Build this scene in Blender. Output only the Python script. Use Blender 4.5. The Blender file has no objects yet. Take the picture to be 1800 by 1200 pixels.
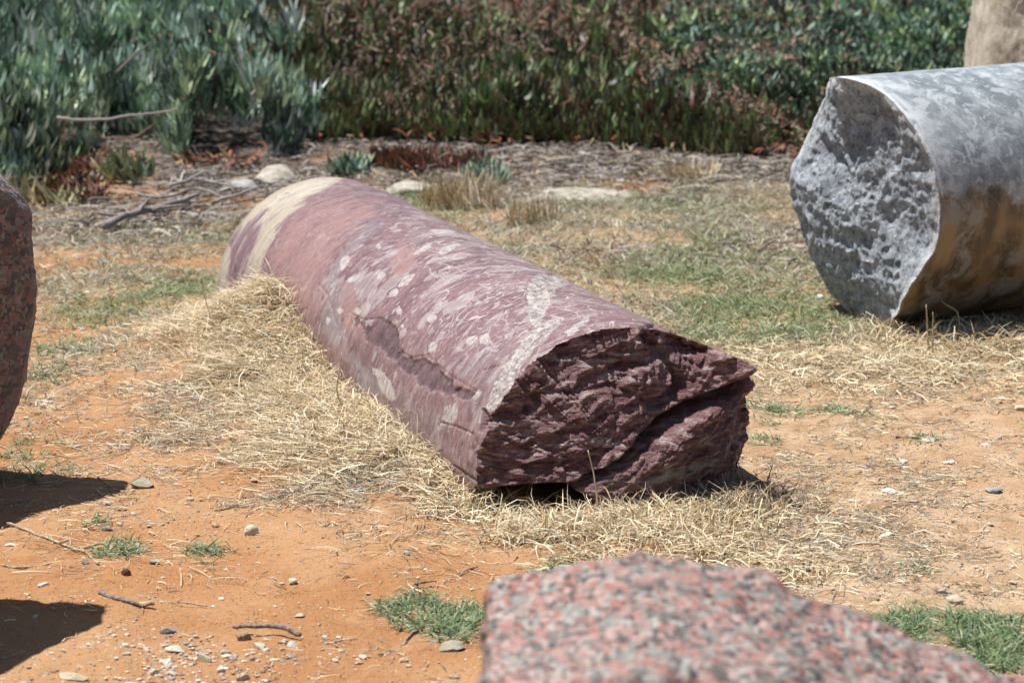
import bpy, math
import numpy as np
from mathutils import Vector

SC = bpy.context.scene
COL = SC.collection
# ------------------------------------------------------------------ camera, sky, sun, exposure
CAM_H = 1.6
PITCH = math.atan((600 + 411.6) / 5000.0)
cd = bpy.data.cameras.new('camera'); cam = bpy.data.objects.new('camera', cd); COL.objects.link(cam)
cam.location = (0, 0, CAM_H); cam.rotation_euler = (math.pi / 2 - PITCH, 0, 0)
cd.lens = 100; cd.sensor_width = 36; cd.clip_start = .05; cd.clip_end = 900
cd.dof.use_dof = True; cd.dof.focus_distance = 6.45; cd.dof.aperture_fstop = 6.3
SC.camera = cam
SUN_EL, SUN_DX, SUN_DY = math.radians(69), -.92, .38      # the sun stands to the left and a little behind the columns
w = bpy.data.worlds.new('World'); SC.world = w; w.use_nodes = True
sky = w.node_tree.nodes.new('ShaderNodeTexSky'); sky.sky_type = 'NISHITA'; sky.sun_disc = False
sky.sun_elevation = SUN_EL; sky.sun_rotation = math.atan2(SUN_DX, SUN_DY)
bg = w.node_tree.nodes['Background']; w.node_tree.links.new(sky.outputs[0], bg.inputs[0]); bg.inputs[1].default_value = .062
sd = bpy.data.lights.new('sun', 'SUN'); sd.energy = 5.0; sd.angle = math.radians(.53); sd.color = (1, .972, .93)
sun = bpy.data.objects.new('sun', sd); COL.objects.link(sun)
_k = math.hypot(SUN_DX, SUN_DY)
SUNV = Vector((SUN_DX / _k * math.cos(SUN_EL), SUN_DY / _k * math.cos(SUN_EL), math.sin(SUN_EL)))
sun.rotation_euler = SUNV.to_track_quat('Z', 'Y').to_euler(); sun.location = (-4, 6, 8)
SC.view_settings.view_transform = 'Standard'; SC.view_settings.look = 'None'
SC.view_settings.exposure = .53; SC.view_settings.gamma = 1
try: SC.view_settings.use_curve_mapping = False
except Exception: pass
SC.render.engine = 'CYCLES'
SC.cycles.max_bounces = 6; SC.cycles.diffuse_bounces = 3; SC.cycles.transparent_max_bounces = 4
SC.cycles.use_denoising = True

# ------------------------------------------------------------------ survey: metres from measurements of the place
FPX = 5000.0
_F = np.array([0, math.cos(PITCH), -math.sin(PITCH)]); _U = np.array([0, math.sin(PITCH), math.cos(PITCH)])
def px(X):
    d = X - np.array([0, 0, CAM_H]); z = d @ _F
    return 900 + FPX * d[..., 0] / z, 600 - FPX * (d @ _U) / z
def ray(u, v): return np.array([(u - 900) / FPX, 0, 0]) + _U * ((600 - v) / FPX) + _F
def G(u, v, z=0.0):                       # point of the level z
    r = ray(u, v); t = (z - CAM_H) / r[2]; return np.array([0, 0, CAM_H]) + r * t
def V(u, v, y):                           # point at distance y
    r = ray(u, v); t = y / r[1]; return np.array([0, 0, CAM_H]) + r * t

# ------------------------------------------------------------------ numeric noise
def _h(ix, iy, iz, s):
    n = (ix.astype(np.int64) * 374761393 + iy.astype(np.int64) * 668265263 + iz.astype(np.int64) * 2147483647 * 3 + s * 1274126177) & 0xFFFFFFFF
    n = ((n ^ (n >> 13)) * 1274126177) & 0xFFFFFFFF
    n = ((n ^ (n >> 16)) * 2246822519) & 0xFFFFFFFF
    return ((n ^ (n >> 15)) & 0xFFFFFF) / float(0xFFFFFF)
def vn(x, y, z=0.0, s=0):
    x, y, z = np.broadcast_arrays(np.asarray(x, float), np.asarray(y, float), np.asarray(z, float))
    ix, iy, iz = np.floor(x), np.floor(y), np.floor(z); fx, fy, fz = x - ix, y - iy, z - iz
    fx, fy, fz = (a * a * a * (a * (a * 6 - 15) + 10) for a in (fx, fy, fz)); r = 0
    for i in (0, 1):
        wx = fx if i else 1 - fx
        for j in (0, 1):
            wy = fy if j else 1 - fy
            for k in (0, 1):
                r = r + wx * wy * (fz if k else 1 - fz) * _h(ix + i, iy + j, iz + k, s)
    return r * 2 - 1
def fbm(x, y, z=0.0, o=4, s=0, g=.5):
    r, a, t = 0, 1., 0.
    for k in range(o):
        r = r + a * vn(x * 2 ** k + 17.3 * k, y * 2 ** k + 5.1 * k, z * 2 ** k + 9.7 * k, s + k); t += a; a *= g
    return r / t
def voro(x, y, z=0.0, s=0):
    """distance to nearest and to second nearest cell point, and the id of the cell"""
    x, y, z = np.broadcast_arrays(np.asarray(x, float), np.asarray(y, float), np.asarray(z, float))
    ix, iy, iz = np.floor(x), np.floor(y), np.floor(z); d1 = np.full(x.shape, 9.); d2 = d1.copy(); idc = np.zeros(x.shape)
    for i in (-1, 0, 1):
        for j in (-1, 0, 1):
            for k in (-1, 0, 1):
                a, b, c = ix + i, iy + j, iz + k
                d = (a + _h(a, b, c, s) - x) ** 2 + (b + _h(a, b, c, s + 1) - y) ** 2 + (c + _h(a, b, c, s + 2) - z) ** 2
                near = d < d1; d2 = np.where(near, d1, np.minimum(d2, d)); idc = np.where(near, _h(a, b, c, s + 3), idc); d1 = np.where(near, d, d1)
    return np.sqrt(d1), np.sqrt(d2), idc
def sst(a, b, x):
    t = np.clip((x - a) / (b - a), 0, 1); return t * t * (3 - 2 * t)
def sdpoly(u, v, P):
    """signed distance to a closed polygon, negative inside"""
    P = np.asarray(P, float); d = np.full(u.shape, 1e9); ins = np.zeros(u.shape, bool)
    for a, b in zip(P, np.roll(P, -1, 0)):
        e = b - a; wx, wy = u - a[0], v - a[1]; t = np.clip((wx * e[0] + wy * e[1]) / (e @ e + 1e-9), 0, 1)
        d = np.minimum(d, np.hypot(wx - e[0] * t, wy - e[1] * t))
        c = ((a[1] > v) != (b[1] > v)) & (u < (b[0] - a[0]) * (v - a[1]) / (b[1] - a[1] + 1e-9) + a[0]); ins ^= c
    return np.where(ins, -d, d)
def sdline(u, v, P):
    """distance to a polyline and signed side (positive below it in the survey sheet)"""
    P = np.asarray(P, float); d = np.full(u.shape, 1e9)
    for a, b in zip(P[:-1], P[1:]):
        e = b - a; wx, wy = u - a[0], v - a[1]; t = np.clip((wx * e[0] + wy * e[1]) / (e @ e), 0, 1)
        d = np.minimum(d, np.hypot(wx - e[0] * t, wy - e[1] * t))
    return d
def ell(u, v, E):
    """soft union of ellipses (cu, cv, ru, rv, degrees)"""
    m = np.zeros(u.shape)
    for cu, cv, ru, rv, an in E:
        c, s = math.cos(math.radians(an)), math.sin(math.radians(an)); a = (u - cu) * c + (v - cv) * s; b = -(u - cu) * s + (v - cv) * c
        m = np.maximum(m, sst(1.35, .6, (np.abs(a / ru) ** 1.5 + np.abs(b / rv) ** 1.5) ** .667))
    return m

# ------------------------------------------------------------------ mesh and object helpers
def mesh(name, verts, faces, smooth=True, attrs=None, cols=None):
    me = bpy.data.meshes.new(name); verts = np.asarray(verts, np.float32); fs = faces if isinstance(faces, list) else [faces]
    fs = [np.asarray(f, np.int32) for f in fs if len(f)]
    nl = sum(f.size for f in fs); npoly = sum(len(f) for f in fs)
    me.vertices.add(len(verts)); me.vertices.foreach_set('co', verts.ravel())
    me.loops.add(nl); me.loops.foreach_set('vertex_index', np.concatenate([f.ravel() for f in fs]))
    me.polygons.add(npoly); st, c = [], 0
    for f in fs: st.append(c + np.arange(len(f)) * f.shape[1]); c += f.size
    me.polygons.foreach_set('loop_start', np.concatenate(st).astype(np.int32))
    me.update(calc_edges=True)
    me.polygons.foreach_set('use_smooth', np.full(npoly, smooth))
    for k, a in (attrs or {}).items():
        at = me.attributes.new(k, 'FLOAT', 'POINT'); at.data.foreach_set('value', np.asarray(a, np.float32).ravel())
    for k, a in (cols or {}).items():
        a = np.asarray(a, np.float32)
        if a.shape[1] == 3: a = np.hstack([a, np.ones((len(a), 1), np.float32)])
        at = me.attributes.new(k, 'FLOAT_COLOR', 'POINT'); at.data.foreach_set('color', a.ravel())
    return me
def obj(name, me, mat, parent=None):
    o = bpy.data.objects.new(name, me); COL.objects.link(o)
    if mat and not me.materials: me.materials.append(mat)
    if parent: o.parent = parent
    return o
def tag(o, label=None, cat=None, group=None, kind=None):
    for k, v in (('label', label), ('category', cat), ('group', group), ('kind', kind)):
        if v: o[k] = v
    return o
def gridfaces(nr, nc, wrap=False):
    r = np.arange(nr - 1)[:, None]; c = np.arange(nc if wrap else nc - 1)[None]
    c2 = (c + 1) % nc; return np.stack([r * nc + c, r * nc + c2, (r + 1) * nc + c2, (r + 1) * nc + c], -1).reshape(-1, 4)
def gnormals(P, wrap):
    """normals of a vertex grid P[rows, columns, 3]"""
    if wrap: dc = np.roll(P, -1, 1) - np.roll(P, 1, 1)
    else: dc = np.gradient(P, axis=1)
    n = np.cross(dc, np.gradient(P, axis=0)); return n / (np.linalg.norm(n, axis=-1, keepdims=True) + 1e-12)

# ------------------------------------------------------------------ material helpers
class Mat:
    def __init__(s, name, rough=.8, spec=.5):
        s.m = bpy.data.materials.new(name); s.m.use_nodes = True; s.t = s.m.node_tree; s.b = s.t.nodes['Principled BSDF']
        s.b.inputs['Roughness'].default_value = rough; s.b.inputs['Specular IOR Level'].default_value = spec
        s.pos = s.n('ShaderNodeNewGeometry').outputs['Position']
    def n(s, ty, **kw):
        x = s.t.nodes.new(ty)
        for k, v in kw.items(): setattr(x, k, v)
        return x
    def put(s, inp, v):
        if hasattr(v, 'is_output'): s.t.links.new(v, inp)
        elif isinstance(v, (tuple, list)) and inp.type == 'RGBA' and len(v) == 3: inp.default_value = (*v, 1)
        else: inp.default_value = v
    def at(s, name, col=False): a = s.n('ShaderNodeAttribute', attribute_name=name); return a.outputs['Color' if col else 'Fac']
    def math(s, op, a, b=0., c=0., clamp=False):
        m = s.n('ShaderNodeMath', operation=op, use_clamp=clamp); s.put(m.inputs[0], a); s.put(m.inputs[1], b); s.put(m.inputs[2], c); return m.outputs[0]
    def map(s, vec, sc=(1, 1, 1), rot=(0, 0, 0), loc=(0, 0, 0)):
        m = s.n('ShaderNodeMapping'); s.put(m.inputs[0], vec); m.inputs['Scale'].default_value = sc; m.inputs['Rotation'].default_value = rot; m.inputs['Location'].default_value = loc
        return m.outputs[0]
    def noise(s, sc, det=4, vec=None, dist=0., rough=.55, col=False):
        m = s.n('ShaderNodeTexNoise'); s.put(m.inputs['Vector'], vec or s.pos); m.inputs['Scale'].default_value = sc
        m.inputs['Detail'].default_value = det; m.inputs['Distortion'].default_value = dist; m.inputs['Roughness'].default_value = rough; return m.outputs['Color' if col else 'Fac']
    def vor(s, sc, vec=None, feat='F1', rnd=1.):
        m = s.n('ShaderNodeTexVoronoi', feature=feat); s.put(m.inputs['Vector'], vec or s.pos); m.inputs['Scale'].default_value = sc; m.inputs['Randomness'].default_value = rnd; return m
    def cid(s, v, ch=0): m = s.n('ShaderNodeSeparateColor'); s.put(m.inputs[0], v.outputs['Color']); return m.outputs[ch]
    def rag(s, name, nz, amt=.7, lo=.38, hi=.62): return s.st(s.math('ADD', s.at(name), s.math('MULTIPLY', s.math('SUBTRACT', nz, .5), amt)), lo, hi)
    def ramp(s, f, st, interp='LINEAR'):
        m = s.n('ShaderNodeValToRGB'); r = m.color_ramp; r.interpolation = interp; s.put(m.inputs[0], f)
        while len(r.elements) > 1: r.elements.remove(r.elements[-1])
        for i, (p, c) in enumerate(st):
            e = r.elements[0] if i == 0 else r.elements.new(p); e.position = p; c = (c, c, c) if isinstance(c, (int, float)) else c; e.color = (*c, 1)
        return m.outputs[0]
    def mix(s, f, a, b, bt='MIX'):
        m = s.n('ShaderNodeMix', data_type='RGBA', blend_type=bt); s.put(m.inputs[0], f); s.put(m.inputs[6], a); s.put(m.inputs[7], b); return m.outputs[2]
    def st(s, f, a, b):
        m = s.n('ShaderNodeMapRange', interpolation_type='SMOOTHSTEP'); s.put(m.inputs[0], f); m.inputs[1].default_value = a; m.inputs[2].default_value = b; return m.outputs[0]
    def bump(s, hgt, dist, st=1., nrm=None):
        m = s.n('ShaderNodeBump'); s.put(m.inputs['Height'], hgt); m.inputs['Distance'].default_value = dist; m.inputs['Strength'].default_value = st
        if nrm: s.put(m.inputs['Normal'], nrm)
        s.t.links.new(m.outputs[0], s.b.inputs['Normal']); return m.outputs[0]
    def color(s, c): s.put(s.b.inputs['Base Color'], c); return s
    def warp(s, amt, sc, vec=None):
        c = s.noise(sc, 3, vec, col=True); a = s.n('ShaderNodeVectorMath', operation='MULTIPLY_ADD'); s.put(a.inputs[0], c); a.inputs[1].default_value = (amt,) * 3; s.put(a.inputs[2], vec or s.pos); return a.outputs[0]

def soil_mat():
    m = Mat('sandy_soil', .95, .15)
    n1 = m.noise(1.6, 5); n2 = m.noise(9, 6); n3 = m.noise(170, 4, rough=.7)
    c = m.mix(m.st(n1, .38, .62), (.335, .165, .072), (.40, .228, .116))
    c = m.mix(m.math('MULTIPLY', m.st(n2, .5, .7), .5), c, (.43, .265, .14))
    c = m.mix(m.at('pale'), c, m.mix(m.st(n2, .35, .65), (.36, .235, .135), (.46, .33, .215)))
    c = m.mix(m.math('MULTIPLY', m.at('red'), .8), c, (.36, .155, .055))
    c = m.mix(m.math('MULTIPLY', m.at('thatch'), m.st(n3, .3, .6)), c, m.mix(n2, (.26, .20, .115), (.46, .37, .23)))
    c = m.mix(m.at('litter'), c, m.mix(m.st(n3, .40, .68), (.045, .036, .032), (.20, .165, .145)))
    c = m.mix(m.st(n3, .56, .75), c, m.mix(.6, c, (.12, .06, .03)))
    v = m.vor(105)
    white = m.math('MULTIPLY', m.st(v.outputs['Distance'], .25, .12), m.st(m.cid(v), .86, .88))
    c = m.mix(white, c, (.72, .62, .52))
    dark = m.math('MULTIPLY', m.st(v.outputs['Distance'], .3, .15), m.st(m.cid(v), .12, .10))
    c = m.mix(dark, c, (.16, .09, .06))
    m.color(c)
    hh = m.math('ADD', m.math('MULTIPLY', n3, .6), m.math('MULTIPLY', m.st(v.outputs['Distance'], .35, .05), .5))
    hh = m.math('ADD', hh, m.math('MULTIPLY', m.noise(45, 4), 1.2))
    m.bump(hh, .006, .9)
    return m.m

def blade_mat(name, rough=.6, spec=.3, trans=.25):
    m = Mat(name, rough, spec); c = m.at('tint', True)
    c = m.mix(m.math('MULTIPLY', m.noise(60, 2), .3), c, m.mix(.6, c, (.12, .08, .05)))
    m.color(c)
    if trans:
        t = m.n('ShaderNodeBsdfTranslucent'); m.put(t.inputs[0], c); x = m.n('ShaderNodeMixShader'); x.inputs[0].default_value = trans
        out = m.t.nodes['Material Output']; m.t.links.new(m.b.outputs[0], x.inputs[1]); m.t.links.new(t.outputs[0], x.inputs[2]); m.t.links.new(x.outputs[0], out.inputs[0])
    return m.m

def marble_mat():
    """red and mauve breccia: s runs along the shaft, a round it"""
    m = Mat('red_breccia', .5, .35)
    cb = m.n('ShaderNodeCombineXYZ'); m.put(cb.inputs[0], m.at('s')); m.put(cb.inputs[1], m.at('a')); cyl = cb.outputs[0]
    wv = m.warp(.09, 5, cyl)
    strm = m.map(wv, (1, .5, 1), (0, 0, math.radians(-28)))
    n1 = m.noise(9, 9, strm, .8, .66); n2 = m.noise(26, 8, strm, .5, .68); nf = m.noise(160, 4)
    rz = m.noise(34, 8, m.map(m.warp(.02, 20, cyl), (1.3, .45, 1), (0, 0, -.45)), rough=.7); rz2 = m.noise(90, 5, cyl, rough=.7)
    c = m.ramp(n1, [(.28, (.08, .04, .045)), (.42, (.15, .077, .082)), (.56, (.20, .112, .113)), (.74, (.27, .135, .115))])
    c = m.mix(m.st(n2, .52, .78), c, (.23, .155, .15))
    c = m.mix(m.math('MULTIPLY', m.rag('grey', rz, 1.6, .3, .8), .7), c, m.mix(n2, (.17, .145, .15), (.27, .235, .235)))
    bv = m.map(m.warp(.06, 12, cyl), (1, .78, 1), (0, 0, math.radians(-26)))
    for sc, am in ((15, .16), (40, .30)):
        v = m.vor(sc, bv); q = m.cid(v); c = m.mix(m.math('MULTIPLY', m.st(q, .55, .6), am * .45), c, (.27, .165, .155)); c = m.mix(m.math('MULTIPLY', m.st(q, .3, .25), am), c, (.115, .052, .06)); c = m.mix(m.math('MULTIPLY', m.st(m.cid(v, 1), .9, .92), m.math('MULTIPLY', m.at('fleck'), .55)), c, (.40, .34, .33))
        e = m.vor(sc, bv, 'DISTANCE_TO_EDGE'); f = m.math('MULTIPLY', m.st(e.outputs['Distance'], .045, .005), m.st(m.noise(5, 3, cyl), .46, .6)); c = m.mix(m.math('MULTIPLY', f, m.math('MULTIPLY', m.at('vein'), .75)), c, (.42, .36, .355))
    pk = m.mix(m.st(n2, .3, .7), (.33, .175, .15), (.26, .15, .14))
    c = m.mix(m.math('MULTIPLY', m.rag('pink', rz, 2.6, .1, .9), .72), c, pk)
    # white lozenges drawn out round the shaft
    fv = m.map(m.warp(.03, 12, cyl), (1, .6, 1), (0, 0, math.radians(-24)))
    for sc, th, amt, lo in ((30, .86, .7, .24), (55, .82, .6, .27), (120, .80, .45, .28)):
        v = m.vor(sc, fv); f = m.math('MULTIPLY', m.st(v.outputs['Distance'], lo + .08, lo - .04), m.st(m.cid(v), th, th + .02))
        f = m.math('MULTIPLY', f, m.math('MULTIPLY', m.at('fleck'), amt)); c = m.mix(f, c, m.mix(n2, (.50, .43, .40), (.38, .33, .325)))
    # swirling thin veins: level lines of a slow field
    for sc, lv, wd, am, vec in ((2.6, 16, .055, .75, m.map(m.warp(.05, 10, cyl), (1, .75, 1), (0, 0, -.5))), (3.6, 13, .04, .6, m.map(m.warp(.03, 18, cyl), (1.3, .6, 1), (0, 0, -.3), (4, 8, 0)))):
        q = m.math('ABSOLUTE', m.math('SUBTRACT', m.math('FRACT', m.math('MULTIPLY', m.noise(sc, 2, vec, .5, .4), lv)), .5))
        f = m.math('MULTIPLY', m.math('MULTIPLY', m.st(q, wd, wd * .2), m.st(m.noise(7, 4, cyl), .44, .60)), m.math('MULTIPLY', m.at('vein'), am)); c = m.mix(f, c, (.52, .455, .44))
    # fine pale veins
    for sc, wd, amt, vec in ((7, .005, .7, m.map(m.warp(.22, 3.2, cyl), (1.15, .55, 1), (0, 0, math.radians(-20)))), (15, .007, .45, m.map(m.warp(.12, 6, cyl), (1.2, .4, 1), (0, 0, math.radians(-32)), (3, 1, 0))), (5, .005, .8, m.map(m.warp(.3, 2.6, cyl), (1.5, .8, 1), (0, 0, .5), (7, 2, 0)))):
        n = m.noise(sc, 2, vec, .6); d = m.math('ABSOLUTE', m.math('SUBTRACT', n, .5))
        f = m.math('MULTIPLY', m.math('MULTIPLY', m.st(d, wd, wd * .15), m.st(m.noise(4, 2, vec), .4, .55)), m.math('MULTIPLY', m.at('vein'), amt))
        c = m.mix(f, c, (.54, .47, .45))
    bn = m.noise(11, 6, m.map(wv, (1, .25, 1), (0, 0, -.5)), .4)
    c = m.mix(m.math('MULTIPLY', m.rag('beige', rz, 3.2, .12, .84), m.math('ADD', m.math('MULTIPLY', m.st(m.noise(16, 7, m.map(wv, (1, .3, 1), (0, 0, -.5)), rough=.7), .36, .47), .6), .4)), c, m.mix(m.st(bn, .35, .7), (.32, .27, .205), (.42, .375, .30)))
    st2 = m.noise(30, 6, m.map(cyl, (1, .16, 1), (0, 0, -.45)), .5)
    c = m.mix(m.math('MULTIPLY', m.rag('streak', rz, 1.5, .35, .6), m.st(st2, .40, .52)), c, (.16, .095, .115))
    c = m.mix(m.math('MULTIPLY', m.rag('chip', rz2, 2.4, .3, .7), .88), c, m.mix(m.st(m.noise(40, 8, m.map(cyl, (1, .3, 1), (0, 0, .6)), rough=.75), .35, .65), (.05, .026, .028), (.15, .088, .088)))
    c = m.mix(m.math('MULTIPLY', m.rag('white', m.noise(55, 7, m.map(cyl, (1, .7, 1), (0, 0, -.4)), rough=.75), 2.6, .45, .62), .85), c, m.mix(m.st(m.noise(60, 5, cyl), .38, .62), (.33, .285, .27), (.50, .455, .41)))
    c = m.mix(m.rag('grit', m.noise(40, 7, cyl, rough=.75), 2.6, .40, .6), c, m.mix(m.st(m.noise(60, 7, rough=.8), .40, .58), (.16, .12, .12), (.44, .40, .36)))
    sg = m.noise(95, 5, m.map(cyl, (1, .55, 1), (0, 0, -.4)), rough=.7)
    c = m.mix(m.math('MULTIPLY', m.st(sg, .52, .66), .42), c, m.mix(.45, c, (.50, .44, .42)))
    c = m.mix(m.math('MULTIPLY', m.st(sg, .47, .34), .5), c, m.mix(.55, c, (.07, .035, .045)))
    for sc, wd, vec in ((6, .006, m.map(m.warp(.15, 6, cyl), (1.2, .6, 1), (0, 0, -.45), (11, 4, 0))), (11, .007, m.map(m.warp(.1, 9, cyl), (.7, 1.2, 1), (0, 0, .35), (5, 9, 0)))):
        n = m.noise(sc, 3, vec, .4); d = m.math('ABSOLUTE', m.math('SUBTRACT', n, .5)); c = m.mix(m.math('MULTIPLY', m.math('MULTIPLY', m.st(d, wd, 0.), m.st(m.noise(5, 2, vec), .5, .6)), .6), c, (.09, .05, .06))
    # the raw break
    tn = m.noise(32, 6, m.map(m.pos, (.6, 1, 2.2), (0, math.radians(-22), 0)), .7)
    br = m.ramp(tn, [(.28, (.12, .053, .056)), (.42, (.25, .118, .122)), (.54, (.36, .20, .20)), (.66, (.62, .48, .46))])
    br = m.mix(m.math('MULTIPLY', m.st(m.noise(14, 5, dist=.6), .56, .70), .45), br, (.42, .36, .32))
    br = m.mix(m.at('palebreak'), br, m.mix(m.st(tn, .4, .6), (.22, .13, .12), (.52, .46, .38)))
    sp = m.vor(260); br = m.mix(m.math('MULTIPLY', m.st(m.cid(sp), .95, .97), .35), br, (.6, .5, .5))
    c = m.mix(m.at('break'), c, br)
    c = m.mix(m.math('MULTIPLY', m.st(nf, .55, .8), .35), c, (.1, .06, .07))
    m.color(c)
    rg = m.math('ADD', m.math('MULTIPLY', m.at('break'), .28), .40); rg = m.math('ADD', rg, m.math('MULTIPLY', m.at('beige'), .3), clamp=True)
    m.put(m.b.inputs['Roughness'], rg)
    hh = m.math('ADD', m.math('MULTIPLY', m.noise(220, 5, rough=.7), m.math('ADD', m.math('MULTIPLY', m.at('break'), 3.), .22)), m.math('MULTIPLY', tn, m.math('MULTIPLY', m.at('break'), 6.)))
    m.bump(hh, .005, 1.)
    return m.m

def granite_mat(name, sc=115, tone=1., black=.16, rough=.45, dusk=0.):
    m = Mat(name, rough, .32)
    wv = m.warp(.006, 90); v = m.vor(sc, wv); v2 = m.vor(sc * .47, wv)
    rnd = m.n('ShaderNodeSeparateColor'); m.put(rnd.inputs[0], v.outputs['Color']); r = rnd.outputs[0]
    t = tone
    c = m.ramp(r, [(0, (.025, .028, .03)), (black, (.20 * t, .22 * t, .20 * t)), (black + .17, (.42 * t, .40 * t, .36 * t)), (black + .33, (.44 * t, .19 * t, .145 * t)), (.70, (.36 * t, .125 * t, .09 * t)), (.82, (.52 * t, .34 * t, .30 * t)), (.95, (.30 * t, .32 * t, .30 * t))], 'CONSTANT')
    r2 = m.n('ShaderNodeSeparateColor'); m.put(r2.inputs[0], v2.outputs['Color'])
    c = m.mix(m.math('MULTIPLY', m.st(r2.outputs[1], .80, .82), .7), c, (.42 * t, .20 * t, .16 * t))
    c = m.mix(m.math('MULTIPLY', m.st(r2.outputs[2], .86, .88), .8), c, (.05, .06, .058)); c = m.mix(m.math('MULTIPLY', m.st(r2.outputs[0], .90, .91), .6), c, (.26 * t, .29 * t, .26 * t))
    c = m.mix(m.math('MULTIPLY', m.st(m.noise(3, 4), .45, .65), .12), c, (.42 * t, .34 * t, .32 * t))
    c = m.mix(m.math('MULTIPLY', m.noise(400, 3), .35), c, (.2, .15, .13))
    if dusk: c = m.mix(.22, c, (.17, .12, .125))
    m.color(c)
    m.put(m.b.inputs['Roughness'], m.math('ADD', m.math('MULTIPLY', r, .35), rough - .12))
    m.bump(m.math('ADD', m.math('MULTIPLY', r, 1.), m.noise(60, 5)), .006, .9)
    return m.m

def grey_mat():
    m = Mat('grey_marble', .45, .5)
    wv = m.warp(.12, 5); n1 = m.noise(7, 8, wv, .8, .62); n2 = m.noise(30, 6, wv, .6); nf = m.noise(190, 5, rough=.75)
    n1 = m.noise(9, 14, m.warp(.05, 8), .35, .72); c = m.ramp(n1, [(.34, (.13, .15, .165)), (.46, (.20, .225, .24)), (.54, (.30, .33, .345)), (.64, (.46, .485, .50)), (.8, (.58, .59, .60))])
    c = m.mix(m.math('MULTIPLY', m.st(n2, .52, .60), .6), c, (.52, .54, .55)); c = m.mix(m.math('MULTIPLY', m.at('rimwhite'), m.st(n2, .3, .5)), c, (.74, .75, .76))
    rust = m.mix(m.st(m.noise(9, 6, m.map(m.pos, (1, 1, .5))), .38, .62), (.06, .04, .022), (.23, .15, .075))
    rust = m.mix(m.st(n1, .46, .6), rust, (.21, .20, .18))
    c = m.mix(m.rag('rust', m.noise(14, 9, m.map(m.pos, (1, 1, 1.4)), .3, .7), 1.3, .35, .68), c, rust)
    for sc, wd in ((5, .006), (12, .008)):
        n = m.noise(sc, 5, m.warp(.08, 7), .5); q = m.math('ABSOLUTE', m.math('SUBTRACT', n, .5)); c = m.mix(m.math('MULTIPLY', m.math('MULTIPLY', m.st(q, wd, 0.), m.st(m.noise(4, 2), .46, .60)), m.math('MULTIPLY', m.math('SUBTRACT', 1., m.at('rust')), .6)), c, (.60, .61, .62))
    c = m.mix(m.math('MULTIPLY', m.st(nf, .42, .32), .5), c, (.10, .11, .12))
    d = m.noise(42, 10, m.warp(.03, 20), .6, .8)
    f = m.ramp(d, [(.34, (.08, .094, .11)), (.45, (.25, .285, .32)), (.53, (.47, .51, .55)), (.66, (.76, .79, .82))])
    f = m.mix(m.math('MULTIPLY', m.st(m.noise(8, 5, dist=.6), .5, .66), .5), f, (.14, .15, .17))
    f = m.mix(m.math('MULTIPLY', m.st(nf, .6, .72), .7), f, (.7, .72, .75))
    c = m.mix(m.at('break'), c, f); c = m.mix(m.math('MULTIPLY', m.at('edge'), m.st(d, .42, .5)), c, (.74, .74, .74)); m.color(c)
    m.put(m.b.inputs['Roughness'], m.math('ADD', m.math('MULTIPLY', m.at('break'), .3), .40))
    m.bump(m.math('ADD', m.math('MULTIPLY', nf, m.math('ADD', m.math('MULTIPLY', m.at('break'), 1.2), .12)), m.math('MULTIPLY', d, m.math('MULTIPLY', m.at('break'), 3.))), .006, .9)
    return m.m

def stone_mat(name, a, b, c3=None, sc=25, rough=.85):
    m = Mat(name, rough, .3); n = m.noise(sc, 6); c = m.mix(m.st(n, .35, .65), a, b)
    c = m.mix(m.math('MULTIPLY', m.st(m.noise(sc * 5, 5), .55, .7), .6), c, c3 or tuple(x * .5 for x in a)); m.color(c)
    m.bump(m.noise(sc * 6, 6, rough=.7), .006, .8); return m.m

SOIL = soil_mat(); STRAW = blade_mat('dry_straw', .5, .4, .14); GREEN = blade_mat('green_blades', .5, .35, .25); LEAF = blade_mat('fleshy_leaves', .5, .4, .12); TWIG = blade_mat('dead_twigs', .8, .2, 0.)
def bark_mat():
    m = Mat('bark', .9, .15); c = m.at('tint', True); n = m.noise(120, 6, m.map(m.pos, (1, 1.6, 1)), rough=.7); c = m.mix(m.st(n, .38, .62), m.mix(.55, c, (.05, .035, .03)), m.mix(.3, c, (.6, .55, .5))); m.color(c); m.bump(n, .004, 1.); return m.m
BARK = bark_mat()
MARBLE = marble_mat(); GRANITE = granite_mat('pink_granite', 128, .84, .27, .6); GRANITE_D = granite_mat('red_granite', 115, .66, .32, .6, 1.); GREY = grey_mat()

# ------------------------------------------------------------------ lie of the land
def blobs(x, y, B):
    """soft patches, each measured as centre and half sizes on the survey sheet"""
    m = np.zeros(np.shape(x))
    for u, v, ru, rv, a in B:
        c = G(u, v); rx = ru * c[1] / FPX; ry = abs(G(u, v - rv)[1] - G(u, v + rv)[1]) / 2
        d = ((x - c[0]) / rx) ** 2 + ((y - c[1]) / ry) ** 2
        m = np.maximum(m, a * np.exp(-d * .9))
    return m
AXD = np.array([-math.sin(.3344), math.cos(.3344), 0]); AXN = np.array([math.cos(.3344), math.sin(.3344), 0])
CC = np.array([.2408, 6.2142, .0354]); CR = .3425; CL = 2.504
G0 = np.array([*(G(1535, 560)[:2]), .352])               # end of the grey shaft
GAZ = math.radians(57); GD = np.array([math.sin(GAZ), math.cos(GAZ), 0]); GN = np.array([math.cos(GAZ), -math.sin(GAZ), 0]); GR = .368
def axial(x, y): return (x - CC[0]) * AXD[0] + (y - CC[1]) * AXD[1], (x - CC[0]) * AXN[0] + (y - CC[1]) * AXN[1]
def gaxial(x, y): return (x - G0[0]) * GD[0] + (y - G0[1]) * GD[1], (x - G0[0]) * GN[0] + (y - G0[1]) * GN[1]
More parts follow.
